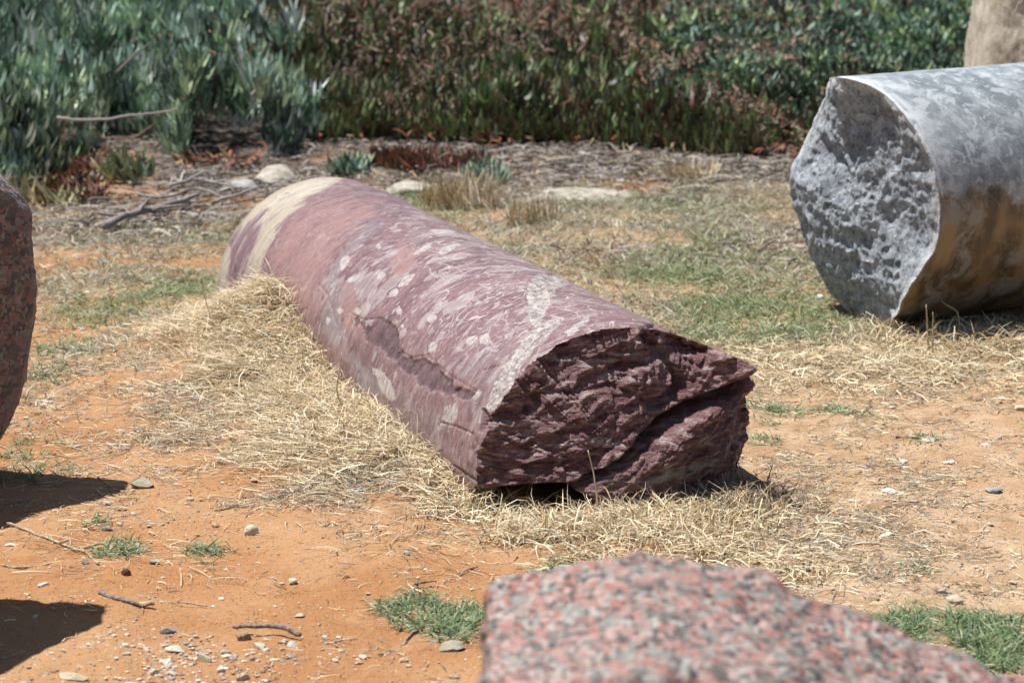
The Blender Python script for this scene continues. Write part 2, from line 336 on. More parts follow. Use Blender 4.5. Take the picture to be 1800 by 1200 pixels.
def heap(x, y):
    s, n = axial(x, y); side = -n - CR      # metres left of the shaft
    h = .13 * np.exp(-((s - 1.75) / .42) ** 2) * np.exp(-np.clip(side, 0, 9) / .28) * (side > -.15)
    h = h + .055 * sst(-.2, .2, s) * sst(2.3, 1.7, s) * np.exp(-(np.clip(side - .05, 0, 9) / .30) ** 2) * (side > -.2)
    h = h + .045 * blobs(x, y, [(1120, 930, 230, 38, 1), (950, 900, 60, 20, .6)])
    return h
def gz(x, y):
    z = .018 * fbm(x * 1.1, y * .9, 0, 3, 5) + .012 * fbm(x * 5, y * 5, 0, 3, 9)
    s, n = axial(x, y)
    z = z - .05 * np.exp(-(((s + .02) / .16) ** 2 + ((n + .12) / .24) ** 2))      # hollow under the overhanging break
    return z + heap(x, y) * .45 - .01 + .12 * sst(13, 22, y)
_edge = np.array([G(u, v)[:2] for u, v in [(-700, 335), (0, 325), (100, 302), (190, 235), (285, 240), (330, 290), (450, 292), (500, 250), (560, 240), (700, 235), (860, 247), (1000, 245), (1200, 262), (1300, 275), (1420, 275), (1800, 280), (2600, 280)]])
def edgeY(x): return np.interp(x, _edge[:, 0], _edge[:, 1])
STRAWB = [(480, 560, 80, 60, 1.2), (560, 680, 105, 60, 1.2), (460, 650, 95, 55, 1.1), (690, 770, 100, 42, 1.1), (590, 790, 110, 40, .8), (390, 690, 90, 36, .35), (800, 860, 55, 30, .9), (320, 620, 70, 30, .2),
          (1120, 905, 190, 26, 1.2), (1230, 940, 150, 36, 1.), (1000, 930, 120, 24, .9), (1360, 990, 100, 34, .6), (1600, 640, 260, 32, .65), (1400, 620, 130, 30, .5), (1750, 600, 120, 36, .8), (1080, 970, 130, 30, .7)]
LAWNB = [(1000, 450, 330, 90, 1), (1300, 420, 250, 90, 1), (1250, 530, 260, 70, 1), (1400, 580, 160, 50, .9), (1100, 370, 330, 40, .75), (750, 350, 150, 35, .6), (250, 510, 200, 45, .9), (220, 400, 250, 35, .7), (120, 620, 120, 30, .6), (1700, 480, 300, 90, .8), (60, 700, 60, 40, .4), (300, 440, 100, 15, .5)]
LITB = [(200, 380, 200, 32, .9), (480, 320, 200, 22, .8), (1000, 290, 260, 28, .9), (1250, 300, 220, 24, .7), (1200, 345, 90, 18, .7), (1320, 440, 90, 20, .5), (1080, 450, 90, 16, .4), (1390, 400, 60, 20, .5), (760, 320, 120, 20, .6), (950, 330, 60, 22, .7), (850, 310, 220, 22, .9), (560, 300, 120, 18, .9), (620, 330, 80, 14, .6), (1060, 545, 60, 12, .4)]
def ground():
    ys = np.concatenate([-60 + 0 * np.zeros(1), [-20, -6, -1, 1.5, 3, 4], np.linspace(4.55, 8.6, 300), np.linspace(8.6, 13, 160)[1:], np.linspace(13, 24, 30)[1:], [30, 45, 80, 160, 400]])
    xn = np.concatenate([[-260, -60, -16, -6, -3, -2, -1.5], np.linspace(-1.15, 1.15, 440), [1.5, 2, 3, 6, 16, 60, 260]])
    Y = np.repeat(ys[:, None], len(xn), 1); X = xn[None] * (.35 + np.clip(Y, 4, 24) * .165)
    Z = gz(X, Y); inn = (Y > 4.5) & (Y < 13.1) & (abs(X) < 4)
    crumb = fbm(X * 34, Y * 34, 0, 3, 21, .6); Z = Z + inn * (.0035 * crumb + .004 * np.maximum(0, fbm(X * 70, Y * 70, 0, 2, 31) - .25))
    P = np.stack([X, Y, Z], -1).reshape(-1, 3); x, y = P[:, 0], P[:, 1]
    nz = fbm(x * 3, y * 3, 0, 4, 77)
    pale = np.clip(sst(.15, .75, x + .25 * nz) * sst(9, 8, y) * .8 + blobs(x, y, [(650, 900, 120, 30, .3), (300, 650, 100, 30, .3), (1500, 1000, 300, 80, .4)]), 0, 1)
    red = np.clip(blobs(x, y, [(200, 468, 150, 13, 1.2), (250, 455, 110, 10, 1), (200, 595, 140, 15, .5), (130, 740, 100, 30, .4), (250, 1010, 280, 70, .5), (700, 1000, 130, 60, .5), (500, 1060, 160, 40, .4)]) * sst(-.5, .3, nz), 0, 1)
    th = np.clip(blobs(x, y, STRAWB) * .7 + blobs(x, y, LAWNB) * .85, 0, 1) * sst(-.55, .1, nz + .25)
    lit = np.clip(blobs(x, y, LITB) * 1.3 * sst(-.5, .2, nz + .2) + sst(-.9, -.25, y - edgeY(x) + .3 * nz), 0, 1)
    o = obj('ground', mesh('ground', P, gridfaces(len(ys), len(xn)), True, dict(pale=pale, red=red, thatch=th, litter=lit)), SOIL); tag(o, kind='structure')
ground()

# ------------------------------------------------------------------ the broken red column
def split_column(name, P, cut, at, mat):
    """the shaft and its raw broken end as a part"""
    K = P.shape[1]; o = obj(name, mesh(name, P[:cut].reshape(-1, 3), gridfaces(cut, K, True), True, {k: a[:cut].ravel() for k, a in at.items()}), mat)
    at2 = {k: a[cut - 1:].copy() for k, a in at.items()}; at2['break'][:] = 1.; at2['edge'] = np.broadcast_to(np.exp(-(np.arange(len(P) - cut + 1) / 5.) ** 2)[:, None], at2['break'].shape).copy()
    for k in at2:
        if k not in ('break', 'palebreak', 'edge'): at2[k][:] = 0
    obj('broken_end', mesh('broken_end', P[cut - 1:].reshape(-1, 3), gridfaces(len(P) - cut + 1, K, True), True, {k: a.ravel() for k, a in at2.items()}), mat, o); o['kind'] = 'thing'
    return o
def red_column():
    ph = np.radians(np.concatenate([np.linspace(-112, 104, 420), np.linspace(104, 248, 60)[1:-1]])); K = len(ph); wph = (ph + math.pi) % (2 * math.pi) - math.pi; dg = np.degrees(wph)
    e0 = np.interp(dg, [-180, -120, -100, -85, -60, -40, -20, 0, 18, 32, 44, 54, 62, 72, 80, 90, 100, 120, 180],
                   [-.25, -.22, -.06, .0, .0, .0, .0, .02, .035, .07, .15, .12, .0, .01, .0, -.07, -.10, -.2, -.25])
    e0 = e0 + .016 * fbm(wph * 9, 0, 0, 4, 3) + .012 * fbm(wph * 30, 0, 0, 4, 8, .65)
    def facepos(rho, k=slice(None)):
        d = np.sin(wph[k])[None, :, None] * AXN + np.cos(wph[k])[None, :, None] * np.array([0, 0, 1.])
        jut = .022 * np.exp(-((dg[k] - 44) / 12) ** 2) - .02 * np.exp(-((dg[k] - 88) / 14) ** 2)
        rr = (CR + jut)[None, :] * rho[:, None]
        return CC + rr[..., None] * d - (e0[k][None] * rho[:, None] ** 1.6)[..., None] * AXD
    def relief(Q):
        u, v = px(Q); hn = (Q - CC) @ AXN; hz = Q[..., 2]
        c, s = math.cos(math.radians(24)), math.sin(math.radians(24)); t = hn * c + hz * s; q = -hn * s + hz * c
        q = q + .03 * fbm(hn * 5, hz * 5, 0, 3, 61)
        D = .030 * fbm(t * 4, q * 6, 0, 3, 41)
        f1 = q * 34 + 1.2 * fbm(t * 7, q * 12, 0, 3, 42); fr = f1 - np.floor(f1); D = D + .005 * (fr ** 1.6 - .4) * (.4 + .6 * sst(-.3, .4, fbm(t * 3, q * 9, 0, 2, 50)))
        D = D + .014 * fbm(t * 14, q * 34, 0, 4, 43, .62) + .004 * fbm(t * 60, q * 110, 0, 3, 44, .6)
        a1, a2, idc = voro(t * 9, q * 20, 0, 7); D = D + .034 * (idc - .5) * sst(0, .22, a2 - a1)
        b1, b2, idb = voro(t * 24 + 2 * fbm(t * 5, q * 5, 0, 2, 77), q * 62, 0, 17); D = D + .007 * (idb - .5) * sst(0, .3, b2 - b1) - .004 * sst(.12, 0, b2 - b1)
        rg = 1 - np.abs(fbm(t * 12, q * 36, 0, 3, 78)) * 3; D = D + .006 * np.clip(rg, -1, 1)
        f2 = q * 60 + 2.2 * fbm(t * 10, q * 20, 0, 3, 79); f2 = f2 - np.floor(f2); D = D + .0045 * (f2 - .5) * sst(-.1, .3, fbm(t * 5, q * 12, 0, 2, 80))
        crack = [(960, 852), (1000, 822), (1060, 790), (1100, 757), (1140, 727), (1180, 714), (1230, 702), (1280, 684), (1320, 662)]
        dc = sdline(u, v + 3 * fbm(hn * 25, hz * 25, 0, 3, 70), crack); yc = np.interp(u, [p[0] for p in crack], [p[1] for p in crack]); below = sst(-4, 5, v - yc)
        wd = np.interp(u, [960, 1050, 1120, 1190, 1260, 1320], [6, 5, 8, 11, 8, 8])
        D = D - .11 * np.exp(-(dc / wd) ** 2) + .022 * below * sst(.33, .20, hn) - .03 * below * sst(.24, .33, hn) + .022 * np.exp(-(np.clip(yc - v, 0, 99) / 22)) * (1 - below)
        c2 = [(1130, 590), (1160, 620), (1185, 665), (1150, 692), (1120, 700)]; d2 = sdline(u, v, c2); D = D - .035 * np.exp(-(d2 / 8) ** 2)
        D = D - .05 * ell(u, v, [(1182, 668, 15, 22, 35)]) - .03 * ell(u, v, [(930, 705, 12, 24, 30), (1090, 640, 34, 8, -8)])
        for L, dp, w2 in (([(905, 650), (960, 625), (1010, 622), (1050, 650), (1100, 655)], .014, 4), ([(940, 690), (1000, 680), (1060, 668), (1110, 690), (1150, 692)], .016, 4), ([(860, 800), (940, 760), (1010, 735), (1050, 700)], .010, 4), ([(850, 830), (930, 800), (1010, 790), (1060, 760)], .012, 4), ([(1180, 745), (1240, 730), (1300, 712)], .016, 5), ([(1080, 820), (1150, 795), (1200, 760)], .012, 5), ([(1210, 840), (1260, 800), (1290, 750)], .014, 6), ([(1230, 605), (1245, 625), (1225, 640), (1200, 632)], .02, 4)):
            D = D - dp * np.exp(-(sdline(u, v + 4 * fbm(hn * 18, hz * 18, 0, 3, 71), L) / w2) ** 2)
        D = D * .62 - .05 * np.exp(-(dc / wd) ** 2) + .15 * np.clip(1 - (((hn / CR) ** 2 + ((hz + .07) / .44) ** 2)), 0, 1)
        cav = sst(6, -8, sdpoly(u, v, [(838, 866), (880, 848), (930, 838), (975, 832), (1000, 855), (1050, 868), (1110, 880), (1160, 930), (1160, 1150), (820, 1150)])); D = D * (1 - cav) - .22 * cav
        D = D + .03 * ell(u, v, [(1285, 640, 40, 26, 20)]) - .02 * ell(u, v, [(1210, 610, 30, 14, 10)])
        return D, cav
    NS, NF = 600, 150
    rho = 1 - np.linspace(0, 1, NF + 1)[:-1] ** 1.0 * .999
    Fp = facepos(rho); D, cav = relief(Fp)
    Fp = Fp - D[..., None] * AXD
    # the side
    t = np.linspace(0, 1, NS)[:, None]; send = -(e0 + D[0])[None]; tt = 1 - (1 - t) ** 1.0
    S = CL + (send - CL) * tt; A = np.broadcast_to(wph[None] * CR, S.shape)
    R0 = CR + .001 * S + .0035 * fbm(S * 4, A * 6, 0, 3, 13) + .0012 * fbm(S * 30, A * 25, 0, 3, 14)
    R0 = R0 - .03 * sst(CL - .06, CL, S) ** 2
    rim = facepos(np.array([1.]))[0]; jut = np.linalg.norm((rim - CC) - ((rim - CC) @ AXD)[:, None] * AXD, axis=1) - CR
    R0 = R0 + jut[None] * sst(.22, -.03, S)
    d = np.sin(wph)[None, :, None] * AXN + np.cos(wph)[None, :, None] * np.array([0, 0, 1.])
    Sp = CC + S[..., None] * AXD + R0[..., None] * d
    hsh = np.random.default_rng(5)
    u, v = px(Sp); wn = 7 * fbm(S * 9, A * 9, 0, 4, 81); uu, vv = u + wn, v + 7 * fbm(S * 9, A * 9, 3., 4, 82)
    fac = np.abs(wph)[None] < 2.0
    P = lambda pts, soft=5: sst(soft * 1.3, -soft * 1.3, sdpoly(uu, vv, pts)) * fac
    chipP = [(611, 549), (650, 566), (676, 556), (697, 575), (704, 612), (712, 626), (748, 622), (782, 650), (815, 680), (842, 690), (822, 706), (790, 700), (752, 685), (712, 655), (668, 622), (632, 590)]
    sc1 = sdpoly(u + wn * .6, v, chipP); chip = sst(4., -4, sc1 + 5 + 13 * fbm(S * 22, A * 22, 0, 5, 86, .6)) * fac
    chipb = chip * sst(0, 1, .5 + (u - v - 60) * .008 + .5 * fbm(S * 14, A * 14, 0, 3, 90))
    grit = np.maximum(P([(925, 498), (955, 482), (985, 482), (1012, 492), (985, 500), (968, 520), (960, 550), (952, 578), (936, 574), (928, 540)], 4), P([(935, 578), (984, 558), (988, 566), (950, 600), (915, 640), (890, 690), (862, 722), (852, 712), (868, 670), (898, 625)], 5))
    white = P([(932, 600), (950, 570), (982, 559), (986, 567), (955, 590), (934, 612)], 3) + P([(862, 718), (868, 672), (888, 650), (905, 655), (885, 690), (870, 720)], 4) + P([(990, 585), (1035, 553), (1036, 559), (1000, 592)], 3)
    white = white + ell(u + wn * .9 + 2 * fbm(S * 60, A * 60, 0, 3, 83), v + wn * .7 + 2 * fbm(S * 60, A * 60, 0, 3, 84), [(777, 407, 24, 6, 0), (645, 537, 5, 9, 8), (830, 598, 13, 7, -35), (851, 596, 9, 11, 30), (757, 557, 9, 10, 0), (763, 612, 8, 11, 20), (838, 689, 7, 8, 0), (693, 516, 11, 6, -45), (716, 493, 20, 7, -40), (606, 463, 8, 16, 25), (664, 433, 5, 5, 0), (626, 545, 6, 7, 0), (833, 797 - 100, 5, 5, 0), (745, 438, 20, 6, -30), (790, 438, 22, 6, -22), (620, 488, 14, 6, -20), (668, 485, 10, 5, -40), (577, 565, 4, 9, 0), (596, 545, 6, 6, 0), (700, 545, 5, 8, 0), (705, 572, 4, 5, 0)])
    white = white + P([(650, 642), (664, 650), (690, 672), (697, 700), (690, 708), (666, 690)], 3) * .8 + P([(780, 715), (800, 705), (806, 735), (795, 755), (778, 745)], 4) * .7
    beige = P([(300, 620), (355, 450), (395, 365), (470, 318), (560, 295), (625, 296), (592, 322), (540, 352), (500, 385), (470, 425), (455, 470), (452, 540), (440, 620)], 8)
    streak = P([(474, 368), (452, 405), (432, 450), (424, 500), (424, 560), (398, 560), (404, 480), (408, 430), (440, 390)], 9)
    pink = np.clip(P([(480, 425), (505, 385), (555, 352), (610, 340), (650, 352), (662, 378), (625, 410), (590, 450), (568, 495), (560, 550), (530, 560), (518, 540), (478, 520), (470, 470)], 14) + P([(700, 425), (738, 430), (726, 470), (700, 488), (688, 470)], 6) * .9 + P([(590, 495), (622, 490), (628, 560), (650, 600), (625, 600), (598, 560)], 5) + P([(555, 600), (600, 600), (625, 640), (590, 640)], 8) * .5, 0, 1) * (.55 + .45 * sst(-.5, .3, fbm(S * 12, A * 7, 0, 4, 85)))
    grey = np.clip(P([(655, 385), (680, 395), (625, 440), (600, 470), (590, 520), (610, 610), (680, 690), (650, 690), (590, 620), (565, 570), (568, 500), (600, 440)], 8) + P([(860, 590), (930, 600), (880, 680), (830, 690), (800, 650)], 14) * .55 + P([(640, 640), (760, 700), (850, 800), (850, 870), (700, 760), (620, 680)], 14) * .5, 0, 1) * (1 - chip)
    dark = P([(430, 480), (470, 460), (500, 490), (520, 560), (440, 560)], 9) * .6
    fleck = np.clip(.55 + .5 * P([(690, 370), (900, 430), (1000, 520), (900, 600), (700, 640), (600, 600), (560, 520), (620, 420)], 30) - .9 * pink - beige, .06, 1) * (1 - chip)
    vein = np.clip(.35 + .8 * P([(740, 380), (1150, 540), (1130, 590), (960, 560), (880, 700), (820, 600), (740, 540)], 30) - beige, .05, 1) * (1 - chip)
    breakm = np.where(S < send + .004, 1., 0.)
    chiptop = P([(1000, 600), (1060, 580), (1130, 575), (1180, 568), (1250, 590), (1245, 622), (1130, 605), (1040, 612)], 6)
    breakm = np.maximum(breakm, chiptop * sst(-.1, .35, fbm(S * 22, A * 22, 0, 4, 91)) * .9)
    nick = P([(850, 720), (872, 740), (872, 760), (846, 755)], 4); breakm = np.maximum(breakm, nick)
    # relief of the side: flaked hollows, cracks, rough white seam
    R = -.004 * chip * (1 + 1.1 * fbm(S * 18, A * 30, 0, 4, 92)) - .002 * chipb
    R = R - .0035 * grit * (1 + 1.4 * fbm(S * 90, A * 90, 0, 3, 93)) + .001 * white
    R = R - .006 * chiptop * (1 + fbm(S * 40, A * 30, 0, 4, 94)) - .012 * nick
    for L, dp, w2 in (([(612, 549), (640, 562), (672, 558)], .005, 1.0), ([(697, 612), (720, 628), (752, 624), (790, 658), (842, 690)], .004, 1.3), ([(775, 742), (800, 748), (832, 762)], .005, 1.4), ([(1030, 585), (1060, 588), (1104, 582), (1150, 570)], .010, 2.2), ([(670, 418), (690, 412)], .004, 1.6), ([(1165, 565), (1190, 580), (1215, 600), (1245, 602)], .012, 2.6), ([(560, 500), (575, 520), (590, 570)], .003, 2), ([(700, 752), (770, 800), (845, 850)], .006, 2), ([(850, 650), (880, 640), (896, 622)], .004, 1.8)):
        R = R - dp * np.exp(-(sdline(u + wn * .5, v, L) / w2) ** 2) * fac
    edge = sst(.012, 0, S - send); R = R - .004 * edge * (1 + fbm(A * 60, S * 30, 0, 3, 95)) - .022 * sst(.06, 0, S - send) * np.clip(fbm(A * 22, S * 18, 0, 3, 99) - .08, 0, 1)
    p1, p2, pid = voro(S * 38, A * 38, 0, 57); R = R - .0022 * sst(.32, .1, p1) * (pid > .86)
    Sp = Sp + R[..., None] * d
    Sp[-1] = Fp[0]
    # back end cap
    kb = np.linspace(0, 1, 12)[:-1][:, None, None]; bc = CC + AXD * (CL + .01); B = bc + (Sp[0][None] - bc) * kb
    Pall = np.concatenate([B, Sp, Fp[1:]]); nb, nf = len(B), NF - 1
    def ext(a, back, front): return np.concatenate([np.full((nb, K), back), a, np.full((nf, K), front) if np.isscalar(front) else front])
    uf, vf = px(Fp)
    pbk = np.clip(ell(uf, vf, [(1230, 838, 70, 30, 0), (1160, 845, 60, 16, 0), (1110, 850, 60, 14, 0), (1245, 790, 26, 28, 0)]) * sst(-.25, .3, fbm((Fp @ AXN) * 22, Fp[..., 2] * 30, 0, 4, 97)) + .7 * ell(uf, vf, [(1130, 712, 40, 12, -25), (1080, 660, 46, 6, 5)]) * sst(0, .3, fbm((Fp @ AXN) * 40, Fp[..., 2] * 60, 0, 3, 98)), 0, 1)
    at = dict(s=ext(S, CL, 0.), a=ext(np.array(A), 0., 0.), beige=ext(np.clip(beige * (1 - streak * .55), 0, 1), 1., 0.), streak=ext(np.clip(streak + dark, 0, 1), 0., 0.), pink=ext(pink, 0., 0.), grey=ext(grey, 0., 0.), chip=ext(np.clip(chip, 0, 1), 0., 0.),
              white=ext(np.clip(white, 0, 1), 0., 0.), grit=ext(np.clip(grit, 0, 1), 0., 0.), fleck=ext(fleck, 0., 0.), vein=ext(vein, 0., 0.), palebreak=ext(np.zeros_like(S), 0., pbk[1:]), **{'break': ext(breakm, 0., 1.)})
    o = split_column('broken_column', Pall, nb + NS, {k: np.asarray(a).reshape(len(Pall), K) for k, a in at.items()}, MARBLE)
    tag(o, 'broken mauve and red veined marble column lying half sunk with its cracked end forward', 'column')
red_column()

# ------------------------------------------------------------------ the grey column
def grey_column():
    K, NS, NF, L = 300, 200, 90, 2.6
    ph = np.linspace(-math.pi, math.pi, K + 1)[:-1]; dg = np.degrees(ph)
    # phi from the top, positive towards the camera side (GN)
    e0 = np.interp(dg, np.arange(-180, 181, 10), [.031, .008, .002, -.004, -.005, -.012, -.009, .002, .019, .022, .021, -.003, -.015, -.012, .009, .04, .08, .128, .145, .129, .116, .106, .108, .098, .096, .087, .081, .076, .078, .111, .135, .133, .115, .088, .06, .04, .031])
    e0 = e0 + .010 * fbm(ph * 7, 0, 0, 4, 203)
    def fp(rho):
        d = np.sin(ph)[None, :, None] * GN + np.cos(ph)[None, :, None] * np.array([0, 0, 1.])
        rr = GR * rho[:, None] * np.ones((1, K)); return G0 + rr[..., None] * d - (e0[None] * rho[:, None] ** 3 + .085 * (1 - rho[:, None] ** 3))[..., None] * GD
    rho = 1 - np.linspace(0, .999, NF); Fp = fp(rho); a = (Fp - G0) @ GN; b = Fp[..., 2]
    a1, a2, idc = voro(a * 5, b * 5, 0, 33); b1, b2, idb = voro(a * 14 + .3 * b, b * 14, 0, 35)
    rd = lambda k, sd: 1 - 2.2 * np.abs(fbm(a * k, b * k, 0, 3, sd))
    D = .022 * fbm(a * 3, b * 3, 0, 2, 204) + .012 * rd(4, 211) + .012 * rd(12, 212) + .007 * rd(30, 213) + .003 * fbm(a * 90, b * 90, 0, 3, 205, .6) - .010
    D = D * .72; u, v = px(Fp); D = D - .03 * sst(5, -5, sdpoly(u, v, [(1484, 238), (1512, 258), (1500, 294)])) - .02 * ell(u, v, [(1470, 300, 20, 60, -25)])
    D = D * sst(1.02, .93, rho)[:, None] + .3 * D * (1 - sst(1.02, .93, rho)[:, None]); Fp = Fp - D[..., None] * GD
    t = np.linspace(0, 1, NS)[:, None] ** .8; send = -(e0 + D[0])[None]; S = L + (send - L) * t; A = np.broadcast_to(ph[None] * GR, S.shape)
    R0 = GR + .003 * fbm(S * 4, A * 4, 0, 3, 206) - .006 * sst(.015, 0, S - send)
    d = np.sin(ph)[None, :, None] * GN + np.cos(ph)[None, :, None] * np.array([0, 0, 1.]); Sp = G0 + S[..., None] * GD + R0[..., None] * d; Sp[-1] = Fp[0]
    rim = sst(.10, .0, S - send) * (.5 + .5 * fbm(S * 14, A * 14, 0, 3, 208)) + sst(.018, 0, S - send)
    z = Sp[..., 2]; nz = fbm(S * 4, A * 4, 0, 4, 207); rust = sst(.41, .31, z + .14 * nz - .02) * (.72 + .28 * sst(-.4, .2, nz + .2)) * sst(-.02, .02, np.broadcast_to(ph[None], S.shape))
    kb = np.linspace(0, 1, 6)[:-1][:, None, None]; bc = G0 + GD * L; B = bc + (Sp[0][None] - bc) * kb
    P = np.concatenate([B, Sp, Fp[1:]]); nb, nf = len(B), NF - 1
    ext = lambda q, f: np.concatenate([np.zeros((nb, K)), q, np.full((nf, K), f)]).ravel()
    sh = lambda q: q.reshape(len(P), K)
    o = split_column('grey_column', P, nb + NS, dict(rimwhite=sh(ext(np.clip(rim, 0, 1), 0)), rust=sh(ext(rust, 0)), **{'break': sh(ext((S < send + .003) * 1., 1))}), GREY)
    tag(o, 'large blue-grey marble column lying on dry grass, its underside stained rusty brown', 'column')
grey_column()

# ------------------------------------------------------------------ rocks cut from an outline
def rock_prism(name, outline, y0, y1, mat, rnd=.06, amp=.02, fr=5, seed=0, N=260, smooth=True, taper=None, fine=.004, chips=.02):
    P = np.asarray(outline, float); seg = np.linalg.norm(np.roll(P, -1, 0) - P, axis=1); cum = np.concatenate([[0], np.cumsum(seg)]); P2 = np.vstack([P, P[:1]])
    q = np.linspace(0, cum[-1], N + 1)[:-1]; O = np.stack([np.interp(q, cum, P2[:, i]) for i in (0, 1)], 1)
    for _ in range(3): O = (np.roll(O, 1, 0) + 2 * O + np.roll(O, -1, 0)) / 4
    c = O.mean(0); size = np.abs(O - c).max(0).mean()
    prof = []                                            # (inset, y)
    for k in np.linspace(0, 1, 40)[:-1]: prof.append((1 - k, y0))
    for k in np.linspace(0, math.pi / 2, 8): prof.append((None, y0 + rnd * (1 - math.sin(k)), 1 - math.cos(k)))
    prof2 = []
    for k in np.linspace(0, 1, 50)[:-1]: prof2.append((k * (1 - rnd / size), y0))
    for k in np.linspace(0, math.pi / 2, 8): prof2.append((1 - rnd / size * (1 - math.sin(k)), y0 + rnd * (1 - math.cos(k))))
    for k in np.linspace(0, 1, 60)[1:-1]: prof2.append((1., y0 + rnd + (y1 - y0 - 2 * rnd) * k))
    for k in np.linspace(0, math.pi / 2, 8): prof2.append((1 - rnd / size * (1 - math.cos(k)), y1 - rnd * (1 - math.sin(k))))
    for k in np.linspace(1, 0, 20)[1:]: prof2.append((k * (1 - rnd / size), y1))
    sc = np.array([p[0] for p in prof2]); yy = np.array([p[1] for p in prof2])
    X = c[0] + (O[None, :, 0] - c[0]) * sc[:, None]; Z = c[1] + (O[None, :, 1] - c[1]) * sc[:, None]; Y = np.broadcast_to(yy[:, None], X.shape)
    if taper is not None: X, Y, Z = taper(X, np.array(Y), Z)
    Q = np.stack([X, Y, Z], -1); n = gnormals(Q, True); x, y, z = Q[..., 0], Q[..., 1], Q[..., 2]
    a1, a2, idc = voro(x * fr * 1.7, y * fr * 1.7, z * fr * 1.7, seed + 3)
    D = amp * fbm(x * fr, y * fr, z * fr, 4, seed) + chips * (idc - .5) * sst(0, .25, a2 - a1) + fine * fbm(x * 60, y * 60, z * 60, 3, seed + 9, .7)
    sgn = np.sign(((Q - np.array([c[0], (y0 + y1) / 2, c[1]])) * n).sum()); Q = Q + sgn * D[..., None] * n
    f = gridfaces(len(Q), N, True)
    return obj(name, mesh(name, Q.reshape(-1, 3), f if sgn > 0 else f[:, ::-1], smooth), mat)
# pink granite in the foreground, its top tilting gently to the camera
YF = 3.62
fo = [V(u, v - 17 - 16 * (u > 1400) , YF)[[0, 2]] for u, v in [(858, 1023), (920, 1005), (990, 988), (1060, 975), (1115, 970), (1180, 976), (1250, 990), (1330, 1008), (1378, 1030), (1430, 1062), (1500, 1085), (1600, 1128), (1700, 1165), (1790, 1205), (1880, 1260)]]
fo = fo + [np.array([fo[-1][0] + .02, -.03]), np.array([fo[0][0] - .03, -.03]), np.array([fo[0][0] - .003, .45]), np.array([fo[0][0] - .001, .51])]
def ftaper(X, Y, Z):
    k = np.clip((YF - Y) / .5, 0, 1); Z = Z - .010 * np.sin(k * 3) * (Z > .3); return X, Y, Z
o = rock_prism('granite_block', fo, 3.10, YF, GRANITE, .06, .011, 9, 300, 420, True, ftaper, .009, .012)
tag(o, 'speckled pink and grey granite block standing out of focus in the foreground', 'stone block')
# red granite drum at the left edge
YL = 6.40
lo = [V(u, v, YL)[[0, 2]] for u, v in [(-10, 298), (14, 314), (36, 338), (53, 368), (57, 410), (60, 450), (66, 510), (62, 570), (55, 620), (46, 670), (36, 705), (22, 738), (0, 770), (-60, 812), (-200, 850), (-420, 850), (-540, 700), (-560, 520), (-480, 360), (-300, 270), (-120, 262)]]
def corner(P, yb, slope=1.2, most=.42):
    xr = max(p[0] for p in P)
    def f(X, Y, Z):
        k = np.clip(xr - X, 0, most); fr = yb - .06 - slope * k; return X, fr + (yb - fr) * (Y - 6.) / .4, Z
    return f
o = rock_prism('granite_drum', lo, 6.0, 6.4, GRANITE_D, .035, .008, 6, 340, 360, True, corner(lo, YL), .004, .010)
tag(o, 'dark red granite drum with rough speckled face cut off by the left edge', 'stone block')
# its fellow, nearer and just outside the left edge; only its shadow falls into the picture
lo2 = [np.array(p) for p in [(-1.06, .74), (-1.10, .60), (-1.15, .38), (-1.24, .1), (-1.34, -.02), (-1.8, -.02), (-1.95, .3), (-1.9, .7), (-1.6, .86), (-1.25, .88), (-1.08, .82)]]
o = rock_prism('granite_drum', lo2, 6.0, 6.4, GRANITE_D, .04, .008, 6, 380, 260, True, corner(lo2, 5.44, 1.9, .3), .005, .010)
tag(o, 'granite drum out of view whose shadow falls across the bottom left corner', 'stone block')
# pale block behind the grey column
so = [V(u, v, 10.4)[[0, 2]] for u, v in [(1757, -40), (1750, 30), (1742, 80), (1738, 130), (1728, 250), (1722, 390), (1980, 390), (1975, -40), (1930, -70), (1800, -65)]]
SAND = stone_mat('pale_sandstone', (.42, .36, .28), (.56, .50, .41), (.25, .18, .13), 14)
o = rock_prism('sandstone_block', so, 10.4, 10.9, SAND, .05, .015, 7, 410, 160, True, lambda X, Y, Z: (X, Y - 1.0 * (X - 1.85), Z), .006, .008)
tag(o, 'upright weathered beige sandstone block behind the grey column', 'stone block')

